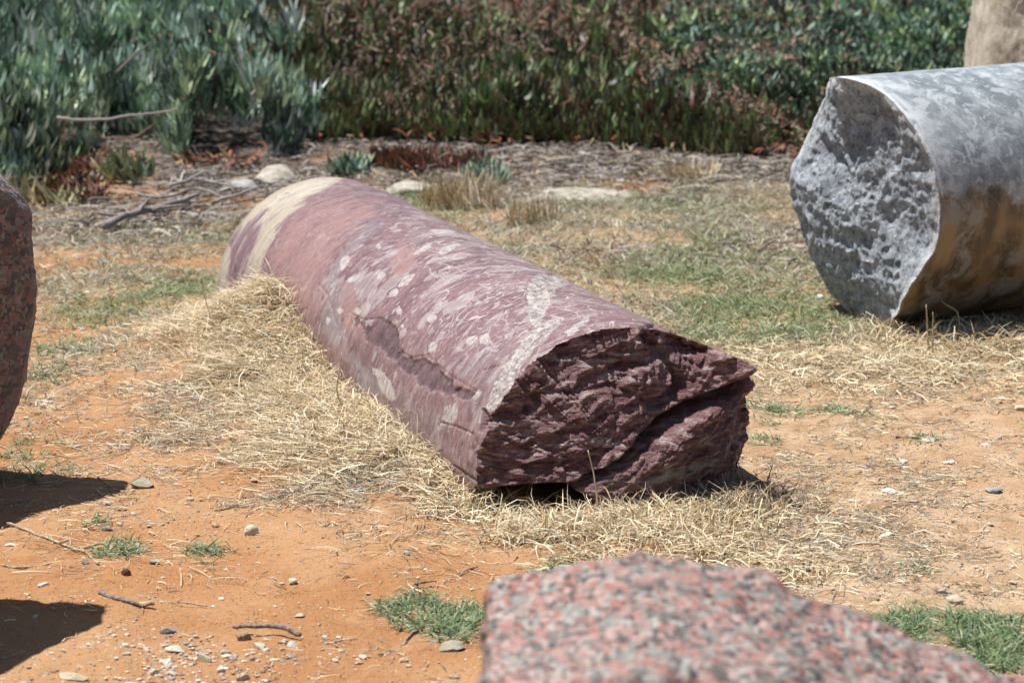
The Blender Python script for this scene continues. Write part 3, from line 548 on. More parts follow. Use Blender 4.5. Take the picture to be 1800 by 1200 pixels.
# ------------------------------------------------------------------ blades, leaves, twigs
def blades(N, rng, bx, by, bz, az, e0, e1, ln, wd, tint, twist=0., prof=(1., .9, .6), roll=None, floor=True, nseg=3, tip=None):
    """N thin curved strips; returns vertices, faces and colours"""
    e = np.linspace(0, 1, nseg)[:, None]; E = e0 + (e1 - e0) * e; AZ = az + twist * e * rng.normal(size=N)
    step = np.stack([np.cos(E) * np.sin(AZ), np.cos(E) * np.cos(AZ), np.sin(E)], -1) * (ln / nseg)[None, :, None]
    base = np.stack([bx, by, bz], -1); nodes = np.concatenate([base[None], base[None] + np.cumsum(step, 0)])
    if floor:
        gzv = gz(nodes[..., 0], nodes[..., 1]) + .0025; nodes[..., 2] = np.maximum(nodes[..., 2], gzv)
    sd_ = np.stack([np.cos(AZ[0]), -np.sin(AZ[0]), np.zeros(N)], -1)
    r = rng.uniform(-.9, .9, N) if roll is None else roll
    up = np.stack([-np.sin(E[0]) * np.sin(AZ[0]), -np.sin(E[0]) * np.cos(AZ[0]), np.cos(E[0])], -1)
    wv = sd_ * np.cos(r)[:, None] + up * np.sin(r)[:, None]
    vs = []
    for k in range(nseg):
        h = wv * (wd * prof[k] / 2)[:, None]; vs += [nodes[k] - h, nodes[k] + h]
    vs.append(nodes[nseg]); VV = np.stack(vs, 1); m = VV.shape[1]; o = np.arange(N)[:, None] * m; f = []
    for k in range(nseg - 1): a = 2 * k; f += [o + [[a, a + 1, a + 3]], o + [[a, a + 3, a + 2]]]
    a = 2 * (nseg - 1); f.append(o + [[a, a + 1, a + 2]])
    C = np.repeat(tint[:, None], m, 1)
    if tip is not None: C[:, -1] = C[:, -1] * .3 + tip * .7; C[:, -3:-1] = C[:, -3:-1] * .7 + np.asarray(tip)[:, None] * .3 if np.ndim(tip) == 2 else C[:, -3:-1] * .7 + np.asarray(tip) * .3
    return VV.reshape(-1, 3), np.concatenate(f), C.reshape(-1, 3)
def join(L):
    v, f, c, k = [], [], [], 0
    for a, b, d in L: v.append(a); f.append(b + k); c.append(d); k += len(a)
    return np.concatenate(v), np.concatenate(f), np.concatenate(c)
def bobj(name, data, mat): v, f, c = data; return obj(name, mesh(name, v, f, True, None, dict(tint=c)), mat)
STR = np.array([(.76, .63, .41), (.70, .55, .33), (.82, .72, .52), (.60, .44, .24), (.46, .34, .21), (.74, .66, .48), (.34, .25, .16)])
GRN = np.array([(.16, .24, .10), (.20, .29, .13), (.12, .20, .10), (.27, .33, .15), (.21, .29, .18), (.38, .38, .22)])
DRK = np.array([(.13, .105, .09), (.20, .17, .145), (.30, .265, .235), (.08, .062, .055), (.40, .36, .32)])
def pal(rng, n, P, jit=.15, p=None):
    c = P[rng.choice(len(P), n, p=p)]; return np.clip(c * (1 + jit * rng.normal(size=(n, 1))), .01, .9)
def outside(x, y, pad=.0):
    s, n = axial(x, y); gs, gn = gaxial(x, y)
    k1 = (np.abs(n) < CR - .01 + pad) & (s > .02) & (s < CL)
    k2 = (np.abs(gn) < .16) & (gs > -.02)
    k3 = (y > 6.1) & (y < 6.42) & (x < -1.25); k4 = (y > 3.05) & (y < 3.7) & (x > -.12)
    return ~(k1 | k2 | k3 | k4)
def scatter(rng, n, x0, x1, y0, y1, dens):
    X, Y = [], []; got = 0
    for _ in range(60):
        x = rng.uniform(x0, x1, n); y = rng.uniform(y0, y1, n); keep = (rng.random(n) < dens(x, y)) & outside(x, y); X.append(x[keep]); Y.append(y[keep]); got += keep.sum()
        if got >= n: break
    return np.concatenate(X)[:n], np.concatenate(Y)[:n]
rng = np.random.default_rng(7)
# clumpy random fields so that the cover is never even
def clump(x, y, s, f=5): return sst(-.35, .45, fbm(x * f, y * f, 0, 3, s))

def straw():
    L = []
    d = lambda x, y: np.clip(blobs(x, y, STRAWB[:8]), 0, 1) ** 1.5 * (.12 + .88 * clump(x, y, 501, 7))
    x, y = scatter(rng, 30000, -1.6, .35, 5.6, 9.2, d); n = len(x); hp = heap(x, y); b = gz(x, y) + rng.random(n) * hp * .75
    az = rng.uniform(0, 2 * np.pi, n); az = np.where(rng.random(n) < .35, np.radians(-60) + .7 * rng.normal(size=n), az)
    e0 = np.abs(rng.normal(0, .45, n)) * (.35 + 4 * hp); e1 = e0 - rng.uniform(.2, 1.1, n) * (.3 + 5 * hp)
    L.append(blades(n, rng, x, y, b, az, e0, e1, rng.uniform(.03, .11, n), rng.uniform(.0012, .0032, n), pal(rng, n, STR), .7))
    # upright tufts close to the shaft
    tx, ty = [], []
    for u, v, k, r in [(500, 615, 420, .07), (530, 600, 320, .05), (440, 575, 260, .08), (400, 545, 160, .07), (470, 640, 360, .1), (560, 660, 420, .08), (600, 700, 420, .08), (650, 730, 260, .07), (690, 770, 260, .08), (740, 800, 220, .06), (790, 835, 220, .06), (825, 865, 170, .04), (620, 760, 260, .1), (520, 700, 320, .12), (380, 560, 120, .08), (430, 620, 240, .1), (845, 875, 160, .03), (860, 895, 160, .04), (450, 600, 300, .12), (560, 720, 300, .1), (660, 790, 240, .08)]:
        c = G(u, v); tx.append(c[0] + rng.normal(0, r, k)); ty.append(c[1] + rng.normal(0, r * 1.4, k))
    x, y = np.concatenate(tx), np.concatenate(ty); k = outside(x, y); x, y = x[k], y[k]; n = len(x); hp = heap(x, y)
    L.append(blades(n, rng, x, y, gz(x, y) + rng.random(n) * hp * .4, rng.uniform(0, 2 * np.pi, n), rng.uniform(.5, 1.5, n), rng.uniform(-1.1, .5, n), rng.uniform(.05, .15, n) * (.6 + 5 * np.clip(hp, 0, .1)), rng.uniform(.0016, .0042, n), pal(rng, n, STR, p=[.2, .2, .2, .15, .1, .1, .05]), .9))
    tag(bobj('straw_grass', join(L), STRAW), 'thick heap of pale dead grass along the left side of the broken red column', 'dry grass', kind='stuff')
    L = []
    d = lambda x, y: np.clip(blobs(x, y, STRAWB[8:]), 0, 1) ** 1.4 * (.08 + .92 * clump(x, y, 502, 7))
    x, y = scatter(rng, 15000, -.3, 2.1, 5.3, 8.6, d); n = len(x)
    L.append(blades(n, rng, x, y, gz(x, y) + rng.random(n) ** 2 * .02, rng.uniform(0, 2 * np.pi, n), np.abs(rng.normal(.05, .3, n)), -rng.uniform(0, .7, n), rng.uniform(.03, .11, n), rng.uniform(.0014, .0038, n), pal(rng, n, STR), .9))
    tx, ty = [], []
    for u, v, k, r in [(930, 930, 120, .05), (1000, 912, 220, .05), (1060, 898, 320, .05), (1120, 898, 320, .05), (1180, 895, 340, .05), (1240, 890, 340, .05), (1285, 888, 240, .05), (1330, 905, 120, .05), (1150, 935, 160, .08), (1250, 935, 160, .08), (1020, 935, 120, .06)]:
        c = G(u, v); tx.append(c[0] + rng.normal(0, r, k)); ty.append(c[1] + rng.normal(0, r * 1.2, k))
    x, y = np.concatenate(tx), np.concatenate(ty); k = outside(x, y); x, y = x[k], y[k]; n = len(x)
    L.append(blades(n, rng, x, y, gz(x, y), rng.uniform(0, 2 * np.pi, n), rng.uniform(.4, 1.5, n), rng.uniform(-1.3, .5, n), rng.uniform(.04, .12, n), rng.uniform(.0016, .0040, n), pal(rng, n, STR), .9))
    tag(bobj('straw_mat', join(L), STRAW), 'trampled mat of pale dead grass under the cracked end and towards the right', 'dry grass', kind='stuff')
straw()
def under_grey():
    L = []; tx, ty, k0 = [], [], []
    for u, v, k, r in [(1560, 590, 120, .07), (1610, 600, 160, .07), (1660, 600, 160, .08), (1720, 605, 160, .08), (1780, 600, 160, .08), (1500, 585, 120, .08), (1630, 570, 60, .04), (1840, 600, 150, .1)]:
        c = G(u, v); tx.append(c[0] + rng.normal(0, r, k)); ty.append(c[1] + rng.normal(0, r, k))
    x, y = np.concatenate(tx), np.concatenate(ty); k = outside(x, y); x, y = x[k], y[k]; n = len(x)
    L.append(blades(n, rng, x, y, gz(x, y), rng.uniform(0, 2 * np.pi, n), rng.uniform(.4, 1.5, n), rng.uniform(-.9, .6, n), rng.uniform(.04, .12, n), rng.uniform(.002, .005, n), pal(rng, n, STR), .8))
    tag(bobj('straw_tussocks', join(L), STRAW), 'ragged dry grass standing in the shade below the grey column', 'dry grass', kind='stuff')
under_grey()
def lawn():
    L = []
    d = lambda x, y: np.clip(blobs(x, y, LAWNB), 0, 1) * (.25 + .75 * clump(x, y, 510, 4)) * (y < edgeY(x) + .1)
    x, y = scatter(rng, 62000, -2.6, 2.9, 6.6, 12.4, d); n = len(x)
    g = fbm(x * 3.2, y * 2.4, 0, 3, 511) + .9 * blobs(x, y, [(1180, 490, 120, 26, 1), (1330, 560, 130, 35, 1), (1420, 560, 90, 40, 1), (250, 520, 150, 22, .9), (500, 530, 60, 16, .4), (80, 610, 60, 20, .6), (1260, 470, 160, 30, .6)]) - .25
    isg = g + .35 * rng.normal(size=n) > 0
    c = np.where(isg[:, None], pal(rng, n, np.array([(.22, .27, .12), (.28, .32, .15), (.17, .23, .11), (.32, .34, .19)])), pal(rng, n, np.array([(.52, .47, .34), (.44, .39, .28), (.60, .55, .42), (.26, .21, .15), (.42, .40, .29), (.18, .14, .11)])))
    L.append(blades(n, rng, x, y, gz(x, y), rng.uniform(0, 2 * np.pi, n), np.abs(rng.normal(.35, .45, n)), rng.uniform(-.8, .6, n), rng.uniform(.025, .075, n), rng.uniform(.0022, .005, n), c, .8))
    tag(bobj('short_grass', join(L), GREEN), 'short half dry grass covering the ground behind the columns', 'grass', kind='stuff')
    # scattered dead wisps over the bare soil
    d2 = lambda x, y: np.clip(.10 + .5 * blobs(x, y, [(1500, 880, 340, 170, 2.), (1550, 690, 250, 60, 1.6), (1500, 1010, 260, 50, 1.6), (450, 900, 420, 60, .35), (150, 870, 200, 60, .6), (650, 980, 200, 60, .4), (200, 960, 200, 40, .6), (650, 940, 160, 40, .5)]), 0, 1) * (.10 + .9 * clump(x, y, 520, 9) ** 2)
    x, y = scatter(rng, 15000, -1.7, 2.0, 4.7, 8.6, d2); n = len(x)
    L2 = [blades(n, rng, x, y, gz(x, y) + .002, rng.uniform(0, 2 * np.pi, n), np.abs(rng.normal(.0, .12, n)), -rng.uniform(0, .3, n), rng.uniform(.01, .06, n), rng.uniform(.001, .0028, n), pal(rng, n, np.vstack([STR, STR * .65, DRK])), 1.2)]
    d4 = lambda x, y: np.clip(blobs(x, y, [(420, 770, 190, 45, 1), (620, 850, 160, 36, 1), (290, 690, 130, 45, .9), (740, 900, 110, 30, .9), (200, 640, 110, 40, .5), (1450, 960, 160, 50, .8), (1400, 880, 80, 30, .5)]), 0, 1) * (.05 + .95 * clump(x, y, 525, 8))
    x, y = scatter(rng, 15000, -1.6, 1.4, 5.3, 8.4, d4); n = len(x)
    L2.append(blades(n, rng, x, y, gz(x, y) + .002, rng.uniform(0, 2 * np.pi, n), np.abs(rng.normal(.02, .2, n)), -rng.uniform(0, .4, n), rng.uniform(.015, .07, n), rng.uniform(.001, .0026, n), pal(rng, n, np.vstack([STR * .8, STR, DRK * 1.2]), .2), 1.2))
    n = 130; c = [G(*q) for q in ((90, 950), (160, 965), (210, 980), (60, 1000), (300, 960), (330, 1005), (40, 800), (120, 830), (640, 960), (700, 940), (780, 960))]; ci = rng.integers(0, len(c), n); x = np.array([q[0] for q in c])[ci] + rng.normal(0, .05, n); y = np.array([q[1] for q in c])[ci] + rng.normal(0, .06, n)
    L2.append(blades(n, rng, x, y, gz(x, y) + .004, rng.normal(1.7, .7, n), rng.uniform(0, .3, n), -rng.uniform(.1, .4, n), rng.uniform(.05, .14, n), rng.uniform(.0014, .0026, n), pal(rng, n, STR * .8), 1.3, nseg=4, prof=(1., .95, .8, .5)))
    tag(bobj('straw_wisps', join(L2), STRAW), 'loose wisps of straw and rootlets strewn over the bare sandy soil', 'straw', kind='stuff')
    d3 = lambda x, y: np.clip(blobs(x, y, LITB) + .75 * sst(-.9, -.2, y - edgeY(x)), 0, 1) * (y < edgeY(x) + .3)
    x, y = scatter(rng, 21000, -2.7, 2.9, 8.6, 12.6, d3); n = len(x)
    L3 = [blades(n, rng, x, y, gz(x, y) + rng.random(n) * .015, rng.uniform(0, 2 * np.pi, n), np.abs(rng.normal(.05, .25, n)), -rng.uniform(0, .5, n), rng.uniform(.02, .10, n) * (1 + 1.5 * (rng.random(n) < .06)), rng.uniform(.003, .008, n), pal(rng, n, np.vstack([DRK, DRK, STR[4:5]])), .9)]
    d5 = lambda x, y: np.clip(blobs(x, y, [(330, 350, 170, 40, 1), (1000, 290, 300, 20, .6), (1200, 310, 160, 16, .5), (560, 300, 80, 14, .6), (1380, 440, 60, 26, .5)]), 0, 1) * (y < edgeY(x) + .1)
    x, y = scatter(rng, 420, -2.7, 2.9, 8.6, 12.4, d5); n = len(x)
    L3.append(blades(n, rng, x, y, gz(x, y) + .01, rng.normal(1.6, .8, n), rng.uniform(0, .35, n), -rng.uniform(0, .4, n), rng.uniform(.10, .30, n), rng.uniform(.004, .009, n), pal(rng, n, np.array([(.36, .33, .30), (.24, .21, .19), (.46, .43, .39), (.14, .115, .10)])), .8, nseg=4, prof=(1., .9, .8, .6)))
    tag(bobj('leaf_litter', join(L3), TWIG), 'grey brown litter of dead leaves and twigs in front of the bushes', 'litter', kind='stuff')
lawn()

# individual green tufts, each creeping grass with its runners
def tuft(u, v, ru, rv, n, label, ln=(.02, .055), P=GRN, up=(.1, 1.1), gap=.9, group='green tufts in the sandy soil'):
    c = G(u, v); rx = ru * c[1] / FPX; ry = abs(G(u, v - rv)[1] - G(u, v + rv)[1]) / 2
    a = rng.uniform(0, 2 * np.pi, n); r = rng.random(n) ** .62 * 1.08; x = c[0] + rx * r * np.cos(a); y = c[1] + ry * r * np.sin(a)
    k = (clump(x, y, 530, 16) > rng.random(n) * gap) & outside(x, y); x, y = x[k], y[k]; n = len(x)
    if n < 8: return
    D = [blades(n, rng, x, y, gz(x, y), rng.uniform(0, 2 * np.pi, n), rng.uniform(*up, n), rng.uniform(-.5, .7, n), rng.uniform(*ln, n), rng.uniform(.002, .0042, n), pal(rng, n, P), .5)]
    m = max(6, n // 3); i = rng.choice(n, m)
    D.append(blades(m, rng, x[i], y[i], gz(x[i], y[i]), rng.uniform(0, 2 * np.pi, m), rng.uniform(0, .2, m), rng.uniform(-.3, 0, m), rng.uniform(.03, .09, m), rng.uniform(.0015, .003, m), pal(rng, m, STR), .9))
    o = bpy.data.objects.new('grass_tuft', None); COL.objects.link(o); o.location = (c[0], c[1], 0); o.empty_display_size = .05
    for nm, (v_, f, cc) in (('green_blades', D[0]), ('dry_runners', D[1])): obj(nm, mesh(nm, v_ - [c[0], c[1], 0], f, True, None, dict(tint=cc)), GREEN, o)
    tag(o, label, 'grass tuft', group)
tuft(370, 962, 42, 20, 300, 'compact dark green grass tuft on bare orange soil right of the long runner')
tuft(330, 985, 10, 6, 50, 'tiny green sprig just below left of the compact dark tuft')
tuft(380, 1004, 18, 7, 45, 'flat star shaped green sprig below the compact dark tuft')
tuft(205, 965, 45, 20, 260, 'pale mixed green tuft tangled with dry runners at left')
tuft(170, 925, 24, 12, 70, 'thin upright green shoots above the dry runner tangle at left')
tuft(765, 1062, 90, 34, 900, 'broad green grass patch touching the left side of the pink granite block')
tuft(805, 1095, 40, 22, 240, 'dense green tuft just above the flat grey stone by the granite block')
tuft(690, 1052, 40, 14, 120, 'sparse green fringe left of the broad patch beside the granite block')
tuft(1675, 1128, 195, 52, 6400, 'largest lush green grass patch in the bottom right corner', (.02, .06), gap=.25)
tuft(1350, 716, 62, 20, 420, 'dark green grass patch just right of the cracked column end')
tuft(1462, 710, 28, 12, 120, 'small green tuft on the sand, further right of the dark green patch')
tuft(1330, 762, 40, 10, 90, 'thin green sprigs close below the dark patch by the column end')
tuft(1535, 720, 36, 14, 80, 'sparse olive tuft on the bare sand below the grey column')
tuft(1625, 768, 30, 10, 150, 'faded green tuft around the pale stones in the right hand sand')
tuft(1580, 850, 34, 9, 160, 'thin green blades in the stony straw right of centre')
tuft(1610, 1000, 40, 14, 90, 'low green sprig in straw above the bottom right grass patch')
tuft(80, 660, 45, 20, 260, 'blue green tuft beside the red granite drum at mid height')
tuft(60, 788, 60, 18, 320, 'scattered green blades at the foot of the red granite drum')
tuft(60, 835, 90, 20, 220, 'shaded green blades in the upper shadow at the left edge')
tuft(980, 990, 50, 16, 150, 'green shoots in the straw just behind the top of the granite block')
tuft(1720, 572, 60, 16, 260, 'weak green blades among straw below the grey column', P=GRN * 1.3)
tuft(1395, 590, 90, 24, 700, 'bright green grass patch left of the grey column base', P=GRN * 1.4)
tuft(300, 745, 60, 12, 60, 'few green blades at the lower edge of the straw heap')
tuft(520, 505, 14, 8, 40, 'yellowish fresh shoots on top of the straw heap', (.02, .05), GRN * 1.8)

# single dry stalks that stand out
def tube(P, R, n=6, cap=True):
    P = np.asarray(P, float); R = np.broadcast_to(np.asarray(R, float), (len(P),)); T = np.gradient(P, axis=0); T /= np.linalg.norm(T, axis=1, keepdims=True) + 1e-9
    a = np.cross(T, [0, 0, 1.]); bad = np.linalg.norm(a, axis=1) < .1; a[bad] = np.cross(T[bad], [1., 0, 0]); a /= np.linalg.norm(a, axis=1, keepdims=True); b = np.cross(T, a)
    th = np.linspace(0, 2 * np.pi, n + 1)[:-1]; ring = P[:, None] + R[:, None, None] * (np.cos(th)[None, :, None] * a[:, None] + np.sin(th)[None, :, None] * b[:, None])
    v = np.concatenate([ring.reshape(-1, 3), P[:1], P[-1:]]); f = gridfaces(len(P), n, True); k = len(P) * n; i = np.arange(n); j = (i + 1) % n
    t = [np.stack([j, i, np.full(n, k)], 1), np.stack([(len(P) - 1) * n + i, (len(P) - 1) * n + j, np.full(n, k + 1)], 1)]
    tri = np.concatenate([f[:, [0, 1, 2]], f[:, [0, 2, 3]]] + t); return v, tri
def smooth_path(pts, m=24, wob=.0, seed=0):
    pts = np.asarray(pts, float); t = np.linspace(0, len(pts) - 1, m); q = np.stack([np.interp(t, np.arange(len(pts)), pts[:, i]) for i in range(3)], 1)
    for _ in range(2): q[1:-1] = (q[:-2] + 2 * q[1:-1] + q[2:]) / 4
    if wob: q = q + wob * np.stack([fbm(t * 1.7, seed + i * 7.3, 0, 2, 600 + seed) for i in range(3)], 1)
    return q
def stick(name, uv, r0, r1, col, label, cat, lift=0., m=24, wob=.007, group=None, zs=None, seed=0, forks=(), mat=None):
    pts = []
    for i, (u, v) in enumerate(uv):
        z = zs[i] if zs else lift + (r0 + r1) / 2; p = G(u, v, z); pts.append((p[0], p[1], z + (gz(p[0], p[1]) if zs is None or z < .05 else 0)))
    q = smooth_path(pts, m, wob, seed); R = np.linspace(r0, r1, m) * (1 + .12 * fbm(np.arange(m) * .7, seed, 0, 2, 610)); L = [tube(q, R)]
    for i, du, dl in forks:
        b = q[int(i * (m - 1))]; e = b + np.array(du) * dl; L.append(tube(smooth_path([b, (b + e) / 2 + .006, e], 8, wob, seed + 3), np.linspace(r1 * 1.2, r1 * .5, 8)))
    v, f, k = [], [], 0
    for a, b in L: v.append(a); f.append(b + k); k += len(a)
    v = np.concatenate(v); c0 = v.mean(0); v = v - c0; o = obj(name, mesh(name, v, np.concatenate(f), True, None, dict(tint=np.tile(np.array(col), (len(v), 1)))), mat or BARK); o.location = c0
    return tag(o, label, cat, group)
GT, BT, ST = (.22, .18, .16), (.16, .11, .085), (.56, .46, .30)
stick('twig', [(176, 1040), (200, 1048), (228, 1056), (268, 1060)], .0062, .003, GT, 'short thick grey stick on bare soil between the two shadows', 'stick', seed=1)
stick('twig', [(406, 1093), (440, 1091), (480, 1095), (528, 1103)], .0032, .005, GT, 'long curved grey stick resting on a tan stone', 'stick', lift=.012, seed=2)
stick('twig', [(230, 1042), (264, 1049)], .0018, .0015, (.5, .42, .34), 'small pale twig just above the thick grey stick', 'stick', seed=3)
stick('twig', [(292, 1052), (365, 1056)], .0012, .0015, ST, 'thin straight straw lying right of the thick grey stick', 'stick', seed=4)
stick('twig', [(668, 1140), (690, 1126), (712, 1108), (736, 1086)], .0018, .0032, (.40, .28, .18), 'brown forked twig left of the granite block', 'stick', seed=5, forks=((.3, (-1, -.3, 0), .03),))
stick('twig', [(716, 1044), (730, 1016), (735, 1008)], .002, .0025, (.25, .13, .08), 'reddish brown twig in the soil above the green patch', 'stick', seed=6, forks=((.5, (1, .3, .1), .04), (.2, (-1, .4, .1), .02)))
stick('twig', [(798, 1002), (845, 977)], .0012, .0022, (.45, .28, .14), 'ochre stem lying just left of the granite block corner', 'stick', seed=7)
stick('twig', [(380, 888), (430, 880), (520, 862), (600, 830)], .0028, .002, ST, 'long pale stalk running out of the straw heap across the soil', 'stick', seed=8, forks=((.3, (-.5, -.4, .1), .05),))
stick('twig', [(10, 918), (60, 935), (110, 955), (150, 968), (175, 990)], .0035, .003, ST, 'pale curved runner stretching in from the left edge to the mixed tuft', 'stick', seed=9, forks=((.5, (.5, -.5, .1), .05), (.7, (1, .2, .1), .06)))
stick('twig', [(0, 992), (30, 1000), (70, 996), (100, 984)], .0022, .0018, ST, 'short pale runner at the left edge below the long one', 'stick', seed=10)
stick('twig', [(100, 800), (150, 820), (190, 850), (220, 860)], .0022, .0015, ST, 'dry stalk crossing to the flat grey brown stone', 'stick', seed=11)
stick('twig', [(1455, 955), (1530, 958), (1580, 964), (1650, 958)], .0022, .0015, (.44, .34, .2), 'long brown straw lying on sand at centre right', 'stick', seed=12)
stick('twig', [(1515, 804), (1555, 808), (1600, 803)], .0022, .0018, BT, 'dark twig on the sand below the bare patch', 'stick', seed=13)
stick('twig', [(1535, 843), (1580, 835)], .0025, .003, BT, 'short dark twig with a red tip in the right hand sand', 'stick', seed=14)
stick('twig', [(1380, 975), (1480, 1000), (1560, 1012)], .002, .0014, ST, 'straight straw pointing right out of the front mat', 'stick', seed=15)
stick('twig', [(1575, 758), (1620, 760)], .003, .0025, BT, 'thin dark twig beside the pale pebble in the sand', 'stick', seed=16)
# tall stalks
def stalk(name, u, v, tip_uv, y_add, r, col, label, seed, mid=None):
    b = G(u, v, 0.); b[2] = gz(b[0], b[1]); yy = b[1] + y_add; e = V(*tip_uv, yy); md = (b + e) / 2 if mid is None else V(*mid, (b[1] + yy) / 2); q = smooth_path([b, md, e], 14, .003, seed); vv, f = tube(q, np.linspace(r, r * .35, 14), 5)
    c0 = b; o = obj(name, mesh(name, vv - c0, f, True, None, dict(tint=np.tile(np.array(col), (len(vv), 1)))), STRAW); o.location = c0; tag(o, label, 'grass stalk', 'single dry stalks standing up')
stalk('grass_stalk', 1052, 905, (1034, 790), .03, .003, (.62, .5, .32), 'tall pale stalk standing before the middle of the cracked column end', 21, (1046, 850))
stalk('grass_stalk', 1355, 893, (1350, 836), .0, .004, (.2, .15, .1), 'dark stubby stalk upright right of the cracked column end', 22)
stalk('grass_stalk', 1310, 900, (1392, 818), .05, .0022, (.5, .42, .25), 'pale stalk leaning right behind the dark stub', 23, (1345, 860))
stalk('grass_stalk', 525, 600, (574, 447), .0, .0022, (.50, .30, .2), 'reddish dry blade leaning right against the pink band', 24, (540, 500))
stalk('grass_stalk', 505, 600, (505, 455), .0, .003, (.42, .32, .18), 'upright brown stalk on top of the straw heap', 25, (507, 520))
stalk('grass_stalk', 530, 610, (541, 470), -.03, .0025, (.60, .5, .36), 'pale upright stalk curling before the pink band', 26, (522, 520))
stalk('grass_stalk', 412, 560, (414, 462), .0, .0028, (.36, .28, .16), 'thin olive brown stalk before the beige end of the red column', 27)
stalk('grass_stalk', 620, 760, (600, 620), -.03, .003, (.64, .54, .36), 'long pale stalk arching over the middle of the straw heap', 28, (590, 690))
stalk('grass_stalk', 375, 640, (352, 500), .0, .0022, (.6, .5, .34), 'slender pale stalk at the left of the straw heap', 29, (372, 560))
stalk('grass_stalk', 1634, 620, (1628, 535), .0, .0035, (.62, .5, .3), 'pale stalk upright before the rusty side of the grey column', 30)
stalk('grass_stalk', 1641, 622, (1639, 548), .0, .0035, (.55, .42, .25), 'shorter stalk right beside the pale one before the grey column', 31)
stalk('grass_stalk', 1690, 590, (1655, 530), .0, .003, (.6, .5, .34), 'curved pale stalk before the dark shade of the grey column', 32, (1685, 548))
stalk('grass_stalk', 1560, 566, (1600, 545), .0, .003, (.62, .5, .3), 'curled stalk at the lower corner of the grey broken face', 33)
# dark loops of dead grass right of the break
def loops():
    L = []; n = 260; c = G(1315, 885); x = c[0] + rng.normal(0, .055, n); y = c[1] + rng.normal(0, .07, n)
    L.append(blades(n, rng, x, y, gz(x, y), rng.uniform(-.9, 1.6, n), rng.uniform(.7, 1.4, n), rng.uniform(-1.6, -.4, n), rng.uniform(.08, .17, n), rng.uniform(.002, .0032, n), pal(rng, n, np.array([(.17, .12, .085), (.12, .085, .06), (.28, .21, .14)])), .6))
    tag(bobj('dead_grass', join(L), TWIG), 'dark brown curling dead grass in the shade right of the cracked end', 'dry grass', kind='stuff')
loops()

# ------------------------------------------------------------------ the vegetation behind
def zone(x, y):
    """0 blue-green shrub, 1 ice plant, 2 green shrub at right"""
    u = 900 + x / y * 5000; n = 60 * fbm(x * 2.2, y * 2.2, 0, 3, 700)
    z = np.where(u + n < 545 - 25 * (y - 12.4), 0, 1)
    return np.where((u + n > 1180 + 0 * y) & (y > 12.7 + .35 * fbm(x * 2, y, 0, 2, 701) - .0006 * (u - 1200)), 2, z)
def canopy(x, y):
    d = y - edgeY(x); h = sst(-.10, .22, d) * (.22 + .12 * fbm(x * 1.4, y * 1.1, 0, 3, 702) + .17 * fbm(x * 3.2, y * 2.2, 0, 2, 703)) + .14 * sst(.2, 3, d)
    z = zone(x, y); h = np.where(z == 0, h * 1.25 + .05 * sst(0, .3, d), h); h = np.where(z == 1, h * (.78 + .5 * fbm(x * 2.3, y * 1.8, 0, 2, 704)), h); return np.maximum(h, .05)
def shoots(n0, z, x0, x1, y0, y1, per, ln, wd, palette, tipc, e_lo, e_hi, prof, spread=.03, nseg=3, low=.35, jit=.18):
    x = rng.uniform(x0, x1, n0); y = edgeY(x) - .06 + (y1 - y0) * rng.random(n0) ** 2.1; gap = fbm(x * 2.6, y * 2.6, 0, 3, 710 + z); k = (zone(x, y) == z) & (gap > (-.30 if z == 0 else -.40)) & ~((abs(x - 1.9) < .55) & (abs(y - 10.65) < .5)); x, y = x[k], y[k]; n = len(x)
    H = canopy(x, y) * (low + (1 - low) * rng.random(n) ** .6); hue = pal(rng, n, palette, jit) * (.75 + .5 * sst(-.4, .4, fbm(x * 4, y * 3, 0, 2, 730)))[:, None]; az0 = rng.uniform(0, 2 * np.pi, n)
    m = n * per; i = np.repeat(np.arange(n), per); a = az0[i] + np.tile(np.arange(per), n) * 2.4 + .3 * rng.normal(size=m); r = rng.random(m) * spread
    bx, by = x[i] + r * np.sin(a), y[i] + r * np.cos(a); bz = gz(x, y)[i] * 1. + H[i] - ln[1] * .6 * rng.random(m)
    c = np.clip(hue[i] * (1 + .12 * rng.normal(size=(m, 1))), .005, .9)
    tc = None
    if tipc is not None: tc = c * .5 + np.asarray(tipc) * .5 * rng.random((m, 1)) * 2
    return blades(m, rng, bx, by, np.maximum(bz, gz(bx, by)), a, rng.uniform(e_lo, e_hi, m), rng.uniform(e_lo, e_hi + .2, m) + .25, rng.uniform(*ln, m), rng.uniform(*wd, m), c, .3, prof, rng.uniform(-.5, .5, m), False, nseg, tc)
BLUE = np.array([(.27, .40, .30), (.38, .50, .42), (.09, .16, .10), (.42, .53, .31), (.25, .39, .25), (.56, .64, .57), (.05, .09, .055)])
ICE = np.array([(.08, .14, .04), (.025, .045, .018), (.15, .21, .065), (.10, .085, .04), (.15, .065, .045), (.07, .14, .055), (.24, .32, .14), (.03, .045, .025)])
RGR = np.array([(.10, .18, .10), (.16, .26, .17), (.21, .32, .25), (.03, .06, .035), (.28, .37, .16), (.045, .09, .05)])
o = bobj('blue_green_foliage', shoots(11500, 0, -3.2, -.3, 9.9, 19, 9, (.05, .11), (.011, .022), BLUE, None, .7, 1.45, (.45, 1., .85), .035), LEAF)
tag(o, 'dense blue-green fleshy leaved shrub mass filling the upper left', 'shrub', kind='stuff')
o = bobj('ice_plant_leaves', shoots(12500, 1, -1.6, 4.2, 10.6, 18.5, 6, (.06, .14), (.012, .023), ICE, (.14, .07, .04), .35, 1.5, (.9, 1., .75), .045), LEAF)
tag(o, 'carpet of dark green and reddish ice plant spikes behind the columns', 'ground cover', kind='stuff')
o = bobj('green_shrub_foliage', shoots(12000, 2, .4, 4.6, 12., 19, 9, (.035, .07), (.012, .022), RGR, None, .3, 1.4, (.6, 1., .8), .04), LEAF)
